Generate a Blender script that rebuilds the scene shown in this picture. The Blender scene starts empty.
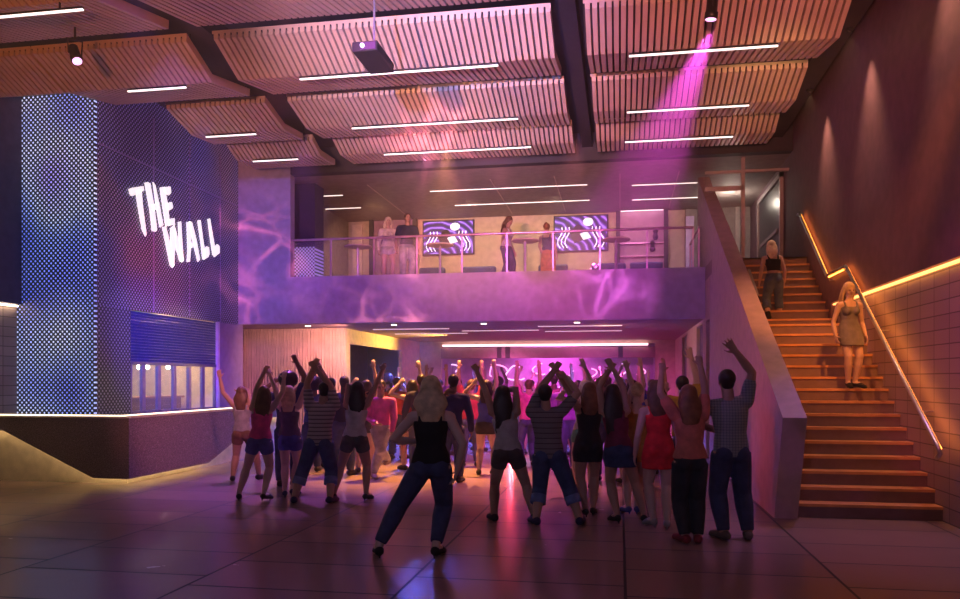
import bpy, bmesh, math, random
from mathutils import Vector, Matrix
random.seed(7)
S = bpy.context.scene
COL = S.collection
# ------------------------------------------------------------------ camera
FPX, EYE = 790.0, 1.70
A = math.atan(140/790.0)
CA, SA = math.cos(A), math.sin(A)
cam_d = bpy.data.cameras.new('camera'); cam = bpy.data.objects.new('camera', cam_d); COL.objects.link(cam)
cam.location = (0, 0, EYE); cam.rotation_euler = (math.pi/2, 0, A)
cam_d.sensor_width = 36; cam_d.lens = 36*FPX/960; cam_d.shift_y = 80.5/960
cam_d.clip_end = 200
S.camera = cam
RV = Vector((CA, SA, 0)); FV = Vector((-SA, CA, 0)); UZ = Vector((0, 0, 1))
def ray(px, py): return FV + RV*((px-480)/FPX) + UZ*((380-py)/FPX)
def P(px, py, d): return Vector((0, 0, EYE)) + ray(px, py)*d
def PX(px, py, X): r = ray(px, py); return P(px, py, X/r.x)
def PY(px, py, Y): r = ray(px, py); return P(px, py, Y/r.y)
def PZ(px, py, z): r = ray(px, py); return P(px, py, (z-EYE)/r.z)
# ------------------------------------------------------------------ materials
MATS = {}
def nd(nt, t, **kw):
    n = nt.nodes.new(t)
    for k, v in kw.items(): setattr(n, k, v)
    return n
def mth(nt, op, a, b=None, c=None):
    n = nd(nt, 'ShaderNodeMath', operation=op)
    for i, v in enumerate((a, b, c)):
        if v is None: continue
        if isinstance(v, (int, float)): n.inputs[i].default_value = v
        else: nt.links.new(v, n.inputs[i])
    return n.outputs[0]
def mix(nt, f, a, b):
    n = nd(nt, 'ShaderNodeMix', data_type='RGBA')
    for i, v in ((0, f), (6, a), (7, b)):
        if isinstance(v, (int, float)): n.inputs[i].default_value = v
        elif isinstance(v, tuple): n.inputs[i].default_value = v if len(v) == 4 else (*v, 1)
        else: nt.links.new(v, n.inputs[i])
    return n.outputs[2]
def ramp(nt, f, stops):
    n = nd(nt, 'ShaderNodeValToRGB'); e = n.color_ramp.elements
    while len(e) < len(stops): e.new(.5)
    for k, (p, c) in enumerate(stops): e[k].position = p; e[k].color = (*c, 1)
    nt.links.new(f, n.inputs[0]); return n.outputs[0]
def base(name):
    m = bpy.data.materials.new(name); m.use_nodes = True
    nt = m.node_tree; return m, nt, nt.nodes['Principled BSDF']
def objxyz(nt):
    t = nd(nt, 'ShaderNodeTexCoord'); s = nd(nt, 'ShaderNodeSeparateXYZ')
    nt.links.new(t.outputs['Object'], s.inputs[0]); return t.outputs['Object'], s.outputs
def noise(nt, vec, scale, detail=3):
    n = nd(nt, 'ShaderNodeTexNoise'); n.inputs['Scale'].default_value = scale; n.inputs['Detail'].default_value = detail
    nt.links.new(vec, n.inputs['Vector']); return n.outputs['Fac']
def bump(nt, b, h, strength=.3, dist=.01):
    n = nd(nt, 'ShaderNodeBump'); n.inputs['Strength'].default_value = strength; n.inputs['Distance'].default_value = dist
    nt.links.new(h, n.inputs['Height']); nt.links.new(n.outputs[0], b.inputs['Normal'])
def M(name, col=(.5, .5, .5), rough=.6, metal=0, var=.12, sc=6, emit=None, es=1, bmp=0, coat=0):
    if name in MATS: return MATS[name]
    m, nt, b = base(name)
    b.inputs['Roughness'].default_value = rough; b.inputs['Metallic'].default_value = metal
    v, _ = objxyz(nt)
    f = noise(nt, v, sc)
    c0 = tuple(max(0, x*(1-var)) for x in col); c1 = tuple(min(1, x*(1+var)) for x in col)
    nt.links.new(ramp(nt, f, [(.3, c0), (.7, c1)]), b.inputs['Base Color'])
    if bmp: bump(nt, b, noise(nt, v, sc*8, 2), bmp, .005)
    if coat: b.inputs['Coat Weight'].default_value = coat
    if emit: b.inputs['Emission Color'].default_value = (*emit, 1); b.inputs['Emission Strength'].default_value = es
    MATS[name] = m; return m
def glow(name, col, s): return M(name, (.8, .8, .8), .5, emit=col, es=s)
def fabric(name, c): return M(name, c, .85, var=.25, sc=9, bmp=.25)
def striped(name, c0, c1, period, duty):
    m, nt, b = base(name); v, o = objxyz(nt)
    f = mth(nt, 'LESS_THAN', mth(nt, 'FRACT', mth(nt, 'DIVIDE', o[2], period)), duty)
    nt.links.new(mix(nt, f, c0, c1), b.inputs['Base Color']); b.inputs['Roughness'].default_value = .85
    MATS[name] = m; return m
def checked(name, c0, c1, period):
    m, nt, b = base(name); v, o = objxyz(nt)
    fz = mth(nt, 'LESS_THAN', mth(nt, 'FRACT', mth(nt, 'DIVIDE', o[2], period)), .35)
    fx = mth(nt, 'LESS_THAN', mth(nt, 'FRACT', mth(nt, 'DIVIDE', o[0], period)), .35)
    f = mth(nt, 'MULTIPLY', mth(nt, 'ADD', fz, fx), .5)
    nt.links.new(mix(nt, f, c0, c1), b.inputs['Base Color']); b.inputs['Roughness'].default_value = .85
    MATS[name] = m; return m

def mat_floor():
    m, nt, b = base('floor_tiles'); v, o = objxyz(nt)
    xs = mth(nt, 'DIVIDE', mth(nt, 'SUBTRACT', o[0], .03), 1.79)
    ci = mth(nt, 'FLOOR', xs); fx = mth(nt, 'FRACT', xs)
    ys = mth(nt, 'DIVIDE', mth(nt, 'ADD', o[1], mth(nt, 'MULTIPLY', ci, .31)), .9)
    fy = mth(nt, 'FRACT', ys); ri = mth(nt, 'FLOOR', ys)
    jx = mth(nt, 'LESS_THAN', fx, .014); jy = mth(nt, 'LESS_THAN', fy, .03)
    j = mth(nt, 'MAXIMUM', jx, jy)
    cmb = nd(nt, 'ShaderNodeCombineXYZ'); nt.links.new(ci, cmb.inputs[0]); nt.links.new(ri, cmb.inputs[1])
    wn = nd(nt, 'ShaderNodeTexWhiteNoise'); nt.links.new(cmb.outputs[0], wn.inputs[0])
    c = ramp(nt, wn.outputs['Value'], [(0, (.30, .215, .19)), (1, (.38, .28, .25))])
    gr = noise(nt, v, 45, 4)
    c = mix(nt, mth(nt, 'MULTIPLY', gr, .5), c, (.26, .19, .17))
    c = mix(nt, j, c, (.012, .01, .012))
    nt.links.new(c, b.inputs['Base Color'])
    r = mth(nt, 'ADD', mth(nt, 'MULTIPLY', noise(nt, v, 3, 3), .14), .17)
    nt.links.new(mth(nt, 'MAXIMUM', r, mth(nt, 'MULTIPLY', j, .7)), b.inputs['Roughness'])
    bump(nt, b, mth(nt, 'SUBTRACT', 1, j), .4, .006)
    MATS['floor'] = m; return m
def mat_blocks(name, ax, col, bw=.46, bh=.177):
    """stacked block wall, joints one above the other"""
    m, nt, b = base(name); v, o = objxyz(nt)
    u = mth(nt, 'DIVIDE', o[ax], bw); w = mth(nt, 'DIVIDE', o[2], bh)
    j = mth(nt, 'MAXIMUM', mth(nt, 'LESS_THAN', mth(nt, 'FRACT', u), .035), mth(nt, 'LESS_THAN', mth(nt, 'FRACT', w), .08))
    cmb = nd(nt, 'ShaderNodeCombineXYZ'); nt.links.new(mth(nt, 'FLOOR', u), cmb.inputs[0]); nt.links.new(mth(nt, 'FLOOR', w), cmb.inputs[1])
    wn = nd(nt, 'ShaderNodeTexWhiteNoise'); nt.links.new(cmb.outputs[0], wn.inputs[0])
    c = ramp(nt, wn.outputs['Value'], [(0, tuple(x*.88 for x in col)), (1, tuple(min(1, x*1.1) for x in col))])
    nt.links.new(mix(nt, j, c, tuple(x*.35 for x in col)), b.inputs['Base Color'])
    b.inputs['Roughness'].default_value = .6
    bump(nt, b, mth(nt, 'ADD', mth(nt, 'SUBTRACT', 1, j), mth(nt, 'MULTIPLY', noise(nt, v, 60, 2), .15)), .5, .012)
    MATS[name] = m; return m
def mat_perf(name, ax, stops, strength, pitch=.066, rad=.3):
    """perforated metal screen lit from behind: holes give off light"""
    m, nt, b = base(name); v, o = objxyz(nt)
    def lat(off):
        a = mth(nt, 'SUBTRACT', mth(nt, 'FRACT', mth(nt, 'ADD', mth(nt, 'DIVIDE', o[ax], pitch), off)), .5)
        c = mth(nt, 'SUBTRACT', mth(nt, 'FRACT', mth(nt, 'ADD', mth(nt, 'DIVIDE', o[2], pitch), off)), .5)
        return mth(nt, 'SQRT', mth(nt, 'ADD', mth(nt, 'MULTIPLY', a, a), mth(nt, 'MULTIPLY', c, c)))
    hole = mth(nt, 'LESS_THAN', mth(nt, 'MINIMUM', lat(0), lat(.5)), rad)
    nt.links.new(mix(nt, hole, (.022, .02, .03), (.4, .4, .45)), b.inputs['Base Color']); b.inputs['Roughness'].default_value = .5
    n = noise(nt, v, .5, 2)
    c = ramp(nt, n, stops)
    nt.links.new(c, b.inputs['Emission Color'])
    nt.links.new(mth(nt, 'MULTIPLY', hole, strength), b.inputs['Emission Strength'])
    MATS[name] = m; return m
def mat_screen(name, seed):
    """a lit video picture: violet stage with neon bands"""
    m, nt, b = base(name); v, o = objxyz(nt)
    mp = nd(nt, 'ShaderNodeMapping'); nt.links.new(v, mp.inputs[0]); mp.inputs['Location'].default_value = (seed, 0, seed*.7)
    w = nd(nt, 'ShaderNodeTexWave', wave_type='RINGS', rings_direction='Y'); nt.links.new(mp.outputs[0], w.inputs[0])
    w.inputs['Scale'].default_value = 1.6; w.inputs['Distortion'].default_value = 5; w.inputs['Detail'].default_value = 2
    c = ramp(nt, w.outputs['Fac'], [(0, (.02, .01, .06)), (.5, (.06, .02, .28)), (.85, (.26, .06, .62)), (.97, (.5, .25, .9))])
    b.inputs['Base Color'].default_value = (.01, .01, .01, 1)
    nt.links.new(c, b.inputs['Emission Color']); b.inputs['Emission Strength'].default_value = 1.3
    MATS[name] = m; return m
def mat_glass(name, tint=(.9, .92, 1), a=.12, rough=.02):
    m, nt, b = base(name)
    b.inputs['Base Color'].default_value = (*tint, 1); b.inputs['Roughness'].default_value = rough; b.inputs['Alpha'].default_value = a
    b.inputs['Specular IOR Level'].default_value = .6
    MATS[name] = m; return m
# ------------------------------------------------------------------ mesh helpers
def bx(bm, x0, y0, z0, x1, y1, z1):
    vs = [bm.verts.new(p) for p in ((x0,y0,z0),(x1,y0,z0),(x1,y1,z0),(x0,y1,z0),(x0,y0,z1),(x1,y0,z1),(x1,y1,z1),(x0,y1,z1))]
    for f in ((0,3,2,1),(4,5,6,7),(0,1,5,4),(1,2,6,5),(2,3,7,6),(3,0,4,7)): bm.faces.new([vs[i] for i in f])
    return bm
def box(*a): return bx(bmesh.new(), *a)
def prism(bm, pts, vec):
    """closed polygon (3-D points) pushed along vec"""
    v = Vector(vec)
    a = [bm.verts.new(p) for p in pts]; b = [bm.verts.new(Vector(p)+v) for p in pts]
    bm.faces.new(a); bm.faces.new(b[::-1]); n = len(a)
    for i in range(n): bm.faces.new([a[(i+1) % n], a[i], b[i], b[(i+1) % n]])
    return bm
def frame_of(t):
    t = t.normalized(); up = UZ if abs(t.z) < .9 else Vector((1, 0, 0))
    s = t.cross(up).normalized(); return s, s.cross(t).normalized()
def rings(bm, R):
    """skin a list of vertex rings, ends capped"""
    for i in range(len(R)-1):
        n = len(R[i])
        for k in range(n): bm.faces.new([R[i][k], R[i][(k+1) % n], R[i+1][(k+1) % n], R[i+1][k]])
    bm.faces.new(R[0][::-1]); bm.faces.new(R[-1])
def tube(bm, pts, rad, n=10, cap=True):
    """round tube along points with a radius each, rounded ends"""
    pts = [Vector(p) for p in pts]
    if isinstance(rad, (int, float)): rad = [rad]*len(pts)
    P_, R_ = list(pts), list(rad)
    if cap:
        d0 = (pts[0]-pts[1]).normalized(); d1 = (pts[-1]-pts[-2]).normalized()
        a = [(pts[0]+d0*rad[0]*s, rad[0]*c) for s, c in ((.97, .22), (.72, .69))]
        z = [(pts[-1]+d1*rad[-1]*s, rad[-1]*c) for s, c in ((.72, .69), (.97, .22))]
        P_ = [p for p, _ in a]+P_+[p for p, _ in z]; R_ = [r for _, r in a]+R_+[r for _, r in z]
    out = []; ref = None
    for i, p in enumerate(P_):
        t = (P_[min(i+1, len(P_)-1)]-P_[max(i-1, 0)])
        if t.length < 1e-7: t = Vector((0, 0, 1))
        t.normalize()
        if ref is None: s, u = frame_of(t)
        else:
            s = ref-t*ref.dot(t)
            s = s.normalized() if s.length > 1e-5 else frame_of(t)[0]
            u = s.cross(t)
        ref = s
        out.append([bm.verts.new(p+(s*math.cos(k*2*math.pi/n)+u*math.sin(k*2*math.pi/n))*R_[i]) for k in range(n)])
    rings(bm, out); return bm
def ell(bm, c, ax, n=12, m=8):
    """ellipsoid, ax = three half-axis vectors"""
    c = Vector(c); X, Y, Z = ax; out = []
    for i in range(m+1):
        th = math.pi*(i+.12*(1 if i == 0 else -1 if i == m else 0))/m
        out.append([bm.verts.new(c+Z*math.cos(th)+(X*math.cos(k*2*math.pi/n)+Y*math.sin(k*2*math.pi/n))*math.sin(th)) for k in range(n)])
    rings(bm, out); return bm
def loft(bm, secs, n=18):
    """secs: (centre, right vector, forward vector, half width, half depth)"""
    out = []
    for c, R, F, w, d in secs:
        out.append([bm.verts.new(c+R*(w*math.cos(k*2*math.pi/n))+F*(d*math.sin(k*2*math.pi/n))) for k in range(n)])
    rings(bm, out); return bm
def lathe(bm, c, prof, n=20):
    out = [[bm.verts.new((c[0]+r*math.cos(k*2*math.pi/n), c[1]+r*math.sin(k*2*math.pi/n), c[2]+z)) for k in range(n)] for r, z in prof]
    rings(bm, out); return bm
def wloc(o):
    v = Vector((0, 0, 0))
    while o is not None: v += o.location; o = o.parent
    return v
def obj(name, bm, mat=None, parent=None, smooth=False, bevel=0, at=None, norm=True):
    me = bpy.data.meshes.new(name)
    if parent is not None: org = wloc(parent)
    elif at is not None: org = Vector(at)
    else:
        lo = [min(v.co[i] for v in bm.verts) for i in range(3)]; hi = [max(v.co[i] for v in bm.verts) for i in range(3)]
        org = Vector(((lo[0]+hi[0])/2, (lo[1]+hi[1])/2, lo[2]))
    if norm: bmesh.ops.recalc_face_normals(bm, faces=bm.faces)
    bmesh.ops.translate(bm, verts=bm.verts, vec=-org)
    if smooth:
        for f in bm.faces: f.smooth = True
    bm.to_mesh(me); bm.free()
    o = bpy.data.objects.new(name, me); COL.objects.link(o)
    if mat: me.materials.append(mat)
    if parent is not None: o.parent = parent
    else: o.location = org
    if bevel:
        b = o.modifiers.new('bevel', 'BEVEL'); b.width = bevel; b.segments = 2; b.limit_method = 'ANGLE'
    return o
def empty(name, loc, label, cat, group=None):
    o = bpy.data.objects.new(name, None); COL.objects.link(o); o.location = loc; o.empty_display_size = .1
    tag(o, label, cat, group); return o
def tag(o, label, cat, group=None):
    o['label'] = label; o['category'] = cat
    if group: o['group'] = group
    return o
def struct(name, bm, mat, label=None, cat=None, **k):
    o = obj(name, bm, mat, at=(0, 0, 0), **k); o['kind'] = 'structure'
    tag(o, label or name.replace('_', ' '), cat or name.split('_')[0]); return o
def spot(name, loc, target, col, power, angle=40, blend=.6, rad=.05, tree=None):
    l = bpy.data.lights.new(name, 'SPOT'); l.color = col; l.energy = power; l.spot_size = math.radians(angle); l.spot_blend = blend; l.shadow_soft_size = rad
    o = bpy.data.objects.new(name, l); COL.objects.link(o); o.location = loc
    o.rotation_euler = (Vector(target)-Vector(loc)).to_track_quat('-Z', 'Y').to_euler()
    if tree:
        l.use_nodes = True; nt = l.node_tree; em = nt.nodes['Emission']
        t = nd(nt, 'ShaderNodeTexCoord'); tree(nt, t.outputs['Normal'], em)
    return o
def point(name, loc, col, power, rad=.1):
    l = bpy.data.lights.new(name, 'POINT'); l.color = col; l.energy = power; l.shadow_soft_size = rad
    o = bpy.data.objects.new(name, l); COL.objects.link(o); o.location = loc; return o
def area(name, loc, target, col, power, sx, sy):
    l = bpy.data.lights.new(name, 'AREA'); l.shape = 'RECTANGLE'; l.size = sx; l.size_y = sy; l.color = col; l.energy = power
    o = bpy.data.objects.new(name, l); COL.objects.link(o); o.location = loc
    o.rotation_euler = (Vector(target)-Vector(loc)).to_track_quat('-Z', 'Y').to_euler(); return o
# ================================================================== THE SETTING
FL = mat_floor()
dark = M('dark_paint', (.035, .032, .045), .7)
maroon = M('maroon_plaster', (.17, .085, .11), .8, bmp=.1)
slate = M('slate_blue_plaster', (.13, .13, .22), .8)
pale = M('pale_plaster', (.55, .5, .58), .6, bmp=.08)
cream = M('cream_plaster', (.72, .64, .5), .7)
beige = M('beige_plaster', (.55, .47, .36), .8)
metal = M('brushed_metal', (.6, .58, .6), .3, .9)
black = M('black_metal', (.02, .02, .025), .45, .3)
blockR = mat_blocks('stone_blocks_side', 1, (.40, .32, .33))
led_or = glow('amber_led', (1, .27, .03), 12)
led_w = glow('warm_led', (1, .72, .42), 9)
bar_w = glow('white_tube', (1, .86, .8), 1.9)
struct('floor', box(-14, -5, -.2, 5, 31, 0), FL, 'brown tiled floor with thin dark joints')
struct('ceiling', box(-11.2, -5, 7.35, 4.2, 18.4, 7.5), dark, 'dark upper ceiling above the ribbed panels')
for nm, x0, x1 in (('ceiling_beam', -.86, -.62), ('ceiling_beam', -6.43, -6.2), ('ceiling_beam', 3.12, 3.5)):
    struct(nm, box(x0, -5, 7.02, x1, 18.2, 7.36), dark, 'dark beam running between the panel rows', 'beam')
# ---- left side
struct('wall_left', box(-11.0, -5, 3.08, -10.77, 12.76, 7.36), slate, 'dark blue upper wall left of the perforated screen')
struct('wall_left_lower', box(-11.1, -5, 0, -10.87, 12.76, 3.06), blockR, 'pale block wall under the left light ledge')
struct('trim_left', box(-10.85, -4, 3.035, -10.79, 12.7, 3.06), led_w, 'warm light strip under the left upper wall', 'light strip')
perfx = mat_perf('perforated_screen', 0, [(.3, (.10, .16, .8)), (.45, (.3, .4, 1)), (.6, (.62, .68, 1)), (.75, (.4, .3, 1))], 1.25, .092, .19)
perfy = mat_perf('perforated_screen_side', 1, [(.3, (.07, .06, .42)), (.5, (.22, .16, .7)), (.62, (.45, .2, .5)), (.78, (.2, .12, .7))], .5, .092, .2)
perfd = mat_perf('perforated_panel_dim', 1, [(.3, (.04, .08, .30)), (.6, (.1, .1, .5)), (.8, (.08, .25, .25))], .2, .1, .2)
struct('wall_screen_front', box(-10.9, 12.76, 1.05, -9.3, 12.84, 7.36), perfx, 'perforated metal screen with glowing holes, face towards the hall', 'screen')
struct('wall_screen_side', box(-9.38, 12.84, 3.06, -9.3, 18.2, 7.36), perfy, 'perforated metal screen carrying the white letters', 'screen')
struct('wall_screen_base', box(-9.38, 12.84, 1.05, -9.3, 13.84, 3.06), perfd, 'dim perforated panel left of the roller shutter', 'screen')
violet = M('violet_panel', (.3, .24, .42), .5)
struct('wall_left_end', box(-9.38, 17.15, 0, -9.3, 18.45, 3.08), violet, 'violet wall panel right of the serving window')
for y in (14.6, 15.95, 17.3):
    struct('trim_seam', box(-9.3, y-.012, 3.07, -9.288, y+.012, 7.0), violet, 'thin seam on the perforated screen', 'seam')
struct('trim_seam', box(-9.3, 12.9, 5.98, -9.288, 18.1, 6.0), violet, 'long level seam on the perforated screen', 'seam')
# serving window with shutter
t = empty('roller_shutter', (-9.3, 15.5, 2.04), 'dark blue roller shutter half lowered over the serving window', 'shutter')
bm = bmesh.new()
for k in range(17): prism(bm, [(-9.36, 13.86, 2.06+k*.058), (-9.315, 13.86, 2.066+k*.058), (-9.335, 13.86, 2.112+k*.058), (-9.36, 13.86, 2.116+k*.058)], (0, 3.27, 0))
obj('slats', bm, M('shutter_blue', (.03, .028, .22), .6), t)
obj('bottom_rail', box(-9.37, 13.86, 2.0, -9.3, 17.13, 2.06), M('shutter_rail', (.12, .1, .25), .4, .5), t)
t = empty('window_1', (-9.33, 15.5, 1.05), 'serving window of six narrow panes below the shutter', 'window'); t['kind'] = 'structure'
wf = M('violet_metal', (.28, .2, .34), .4, .4)
yy = [PX(x, 390, -9.3).y for x in (131, 144.5, 160, 175.5, 190.5, 204, 216.5)]
bm = bmesh.new()
for i, y in enumerate(yy): bx(bm, -9.37, y-.055, 1.05, -9.31, y+.055, 2.0)
bx(bm, -9.37, yy[0], 1.0, -9.31, yy[-1], 1.08)
obj('window_frame', bm, wf, t)
bm = bmesh.new()
for i in range(6): bx(bm, -9.345, yy[i]+.05, 1.06, -9.335, yy[i+1]-.05, 2.0)
obj('pane', bm, mat_glass('clear_glass', (.85, .95, 1), .10), t)
struct('trim_jamb', box(-9.32, 17.13, 1.05, -9.25, 17.2, 3.06), M('white_jamb', (.8, .74, .8), .4), 'pale jamb at the right of the serving window', 'jamb')
# kitchen room seen through it
kc = M('kitchen_plaster', (.75, .66, .5), .8)
bm = bmesh.new(); bx(bm, -12.6, 13.2, 1.0, -12.5, 18.6, 3.1); bx(bm, -12.5, 13.1, 1.0, -9.4, 13.2, 3.1); bx(bm, -12.5, 18.5, 1.0, -9.4, 18.6, 3.1)
bx(bm, -12.6, 13.1, 3.06, -9.4, 18.6, 3.16); bx(bm, -12.6, 13.1, .9, -9.4, 18.6, 1.0)
struct('wall_kitchen', bm, kc, 'warm lit room behind the serving window')
t = empty('counter', (-11.3, 16.5, 1.0), 'wooden counter inside the room behind the serving window', 'counter')
obj('counter_top', box(-11.6, 14.6, 1.26, -10.8, 18.3, 1.31), M('oak', (.5, .3, .14), .5), t)
obj('counter_base', box(-11.5, 14.7, 1.0, -10.9, 18.3, 1.26), M('oak_dark', (.35, .2, .1), .5), t)
for i, (px, w) in enumerate(((139, 'leftmost'), (147.5, 'second from left'), (168, 'rightmost'))):
    p = PX(px, 367, -10.2)
    t = empty('pendant_lamp', p, '%s white globe pendant lamp behind the serving window' % w, 'lamp', 'pendant lamps behind the serving window')
    obj('globe', ell(bmesh.new(), p, (Vector((.05, 0, 0)), Vector((0, .05, 0)), Vector((0, 0, .055)))), glow('globe_white', (1, .9, .8), 8), t, True)
    obj('cord', tube(bmesh.new(), [p+UZ*.05, Vector((p.x, p.y, 3.06))], .006, 6, False), black, t)
# granite ledge wall with its light base
gran, nt, b = base('speckled_granite'); v, o3 = objxyz(nt)
gn = mix(nt, mth(nt, 'GREATER_THAN', noise(nt, v, 70, 2), .56), (.30, .24, .24), (.13, .10, .10))
gn = mix(nt, mth(nt, 'GREATER_THAN', noise(nt, v, 48, 2), .62), gn, (.46, .38, .37))
nt.links.new(gn, b.inputs['Base Color']); b.inputs['Roughness'].default_value = .55
struct('terrace', prism(bmesh.new(), [(-10.87, 11.78, 0), (-7.98, 11.78, 0), (-7.98, 18.2, 0), (-10.87, 18.2, 0)], (0, 0, 1.0)), cream, 'raised terrace with a cream base behind the granite ledge')
pts = [(-10.87, 11.5, 1.08), (-10.87, 11.5, .86), (-10.05, 11.5, .86), (-8.4, 11.5, .11), (-7.76, 11.5, .11), (-7.76, 11.5, 1.08)]
struct('wall_ledge_front', prism(bmesh.new(), pts, (0, .08, 0)), gran, 'speckled granite ledge wall with a sloping lower edge, facing the hall')
pts2 = [(-7.84, 11.585, 1.08), (-7.84, 11.585, .11), (-7.84, 14.0, .11), (-7.84, 15.1, .47), (-7.84, 16.3, .85), (-7.84, 18.2, .85), (-7.84, 18.2, 1.08)]
struct('wall_ledge_side', prism(bmesh.new(), pts2, (.08, 0, 0)), gran, 'speckled granite ledge wall running back beside the dancers')
bm = bmesh.new(); bx(bm, -10.87, 11.48, 1.08, -7.74, 11.8, 1.10); bx(bm, -8.0, 11.8, 1.08, -7.74, 18.2, 1.10)
struct('trim_ledge', bm, cream, 'cream cap on the granite ledge', 'cap')
bm = bmesh.new()
tube(bm, [(-10.8, 11.62, .90), (-10.03, 11.62, .90), (-8.38, 11.62, .15), (-7.88, 11.62, .15), (-7.88, 14.0, .15), (-7.88, 15.1, .51), (-7.88, 16.3, .89), (-7.88, 18.1, .89)], .015, 6)
struct('trim_ledge_light', bm, glow('cove_led', (1, .66, .30), 9), 'hidden light strip along the lower edge of the granite', 'light strip')
bm = bmesh.new(); tube(bm, [(-10.8, 11.72, 1.115), (-8.02, 11.72, 1.115), (-8.02, 18.1, 1.115)], .012, 6)
struct('trim_ledge_light', bm, glow('cove_led_top', (1, .78, .5), 3), 'thin warm light line on top of the granite ledge', 'light strip')
# ---- sign
t = empty('wall_sign', (-9.27, 15.3, 4.4), 'white angular lettering THE WALL on the perforated screen', 'sign')
SIGN = dict(
 T=[[(45,105),(60,98),(122,88),(126,112),(60,142),(52,132)],[(82,112),(112,108),(120,200),(139,350),(135,362),(118,325),(95,200)]],
 H=[[(132,70),(146,66),(160,74),(180,190),(197,326),(190,336),(172,332),(160,220)],[(176,66),(188,84),(212,200),(231,300),(214,312),(196,210)],[(166,192),(208,176),(214,208),(174,222)]],
 E=[[(215,96),(238,92),(256,190),(268,302),(246,308),(236,240),(222,150)],[(226,94),(270,90),(274,124),(262,138),(232,126)],[(242,184),(278,174),(284,206),(272,216),(248,224)],[(252,270),(292,262),(294,300),(262,302)]],
 W=[[(228,310),(246,308),(272,420),(290,520),(280,532),(270,520),(252,430)],[(272,318),(292,302),(300,340),(294,440),(290,520),(280,532),(272,450)],[(284,312),(296,318),(326,430),(341,492),(334,502),(322,492),(300,420)],[(314,284),(328,280),(334,380),(342,494),(334,502),(322,492)]],
 A=[[(361,285),(378,280),(384,400),(376,498),(362,502),(366,440)],[(370,282),(387,282),(412,380),(431,488),(421,500),(404,430)],[(376,400),(408,392),(412,418),(376,426)]],
 L=[[(420,276),(434,272),(447,370),(458,440),(455,488),(447,486),(438,400)],[(452,442),(468,416),(480,420),(483,456),(476,474),(453,488)]],
 K=[[(475,268),(486,264),(500,350),(516,440),(512,472),(502,462),(490,380)],[(508,424),(526,404),(538,416),(538,452),(510,474)]])
for ch, polys in SIGN.items():
    bm = bmesh.new()
    for poly in polys:
        pts = [PX(120+x/5.445, 170+y/5.445, -9.28) for x, y in poly]
        prism(bm, pts, (.025, 0, 0))
    obj('letter', bm, glow('sign_white', (1, .9, .87), 1.0), t)
# ---- back facade
facade = M('pale_facade', (.50, .44, .60), .55, bmp=.06)
bm = bmesh.new(); bx(bm, -9.3, 18.2, 3.08, -7.93, 18.45, 7.36); bx(bm, -7.93, 18.2, 3.08, 1.87, 18.45, 4.22); struct('wall_bulkhead', box(-7.93, 18.2, 6.72, 3.72, 18.45, 7.36), dark, 'dark bulkhead above the balcony opening')
struct('wall_facade', bm, facade, 'pale facade around the balcony opening')
soff = M('soffit', (.30, .2, .19), .6)
struct('balcony_slab', box(-10.5, 18.45, 3.08, 1.87, 30, 4.2), soff, 'balcony floor slab and soffit', 'slab')
struct('upper_floor', box(1.87, 16.89, 3.9, 3.72, 30, 4.2), soff, 'upper landing floor at the stair head', 'floor')
for px in (308, 394, 483.7, 577):
    p = PY(px, 324, 19.0); p.z = 3.075
    tag(obj('downlight', lathe(bmesh.new(), (p.x, 19.0, 3.06), [(.07, .02), (.075, 0), (.05, .004), (.02, .006)], 12), glow('downlight_white', (1, .85, .75), 3)), 'small round downlight in the soffit above the %s' % {308: 'ribbed wall, leftmost', 394: 'blonde woman, second from left', 483.7: 'middle of the crowd, third from left', 577: 'right half of the crowd, rightmost'}[px], 'downlight', 'downlights in the soffit')
for px0, px1, y in ((373, 452, 329.5), (395, 470, 334), (462, 540, 331), (538, 622, 326.5), (545, 622, 331.5)):
    a, c = PZ(px0, y, 3.07), PZ(px1, y, 3.07)
    struct('trim_soffit_light', box(a.x, a.y-.02, 3.06, c.x, a.y+.02, 3.085), glow('soffit_line', (1, .6, .7), .8), 'faint light line in the soffit', 'light line')
ribw, nt, b = base('ribbed_timber'); v, o3 = objxyz(nt)
nt.links.new(ramp(nt, noise(nt, v, 4), [(.3, (.60, .42, .33)), (.7, (.72, .52, .42))]), b.inputs['Base Color']); b.inputs['Roughness'].default_value = .55
bm = bmesh.new(); bx(bm, -10.4, 20.06, 0, -7.2, 20.2, 3.08)
for k in range(41): bx(bm, -10.36+k*.077, 20.0, 0, -10.36+k*.077+.045, 20.08, 3.08)
struct('wall_ribbed', bm, ribw, 'pale vertically ribbed timber wall under the balcony')
bm = bmesh.new(); bx(bm, -7.3, 20.2, 0, -7.2, 20.45, 3.08); bx(bm, -7.3, 20.45, 2.68, -7.2, 28.2, 3.08); bx(bm, -7.3, 25.6, 0, -7.2, 28.2, 2.7)
struct('wall_side_room', bm, M('yellow_plaster', (.75, .58, .33), .7), 'yellow lit wall with a long opening under the balcony')
struct('wall_side_back', box(-9.35, 20.3, 0, -9.25, 28.2, 3.08), M('brown_wall', (.22, .16, .15), .7), 'dark wall beyond the long opening')
struct('pillar', box(-8.7, 23.2, 0, -8.3, 23.6, 3.08), M('pillar_pale', (.5, .45, .5), .6), 'pale pillar beyond the long opening', 'pillar')
bm = bmesh.new(); bx(bm, -7.3, 28.0, 0, -6.4, 28.2, 3.08); bx(bm, 1.2, 28.0, 0, 1.87, 28.2, 3.08)
bx(bm, -6.4, 28.0, 2.98, 1.2, 28.2, 3.08)
struct('wall_back', bm, beige, 'far wall under the balcony around the bar opening')
hd = M('bar_header', (.28, .16, .20), .5)
bm = bmesh.new(); bx(bm, -6.4, 27.95, 2.48, 1.2, 28.1, 2.86)
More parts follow.
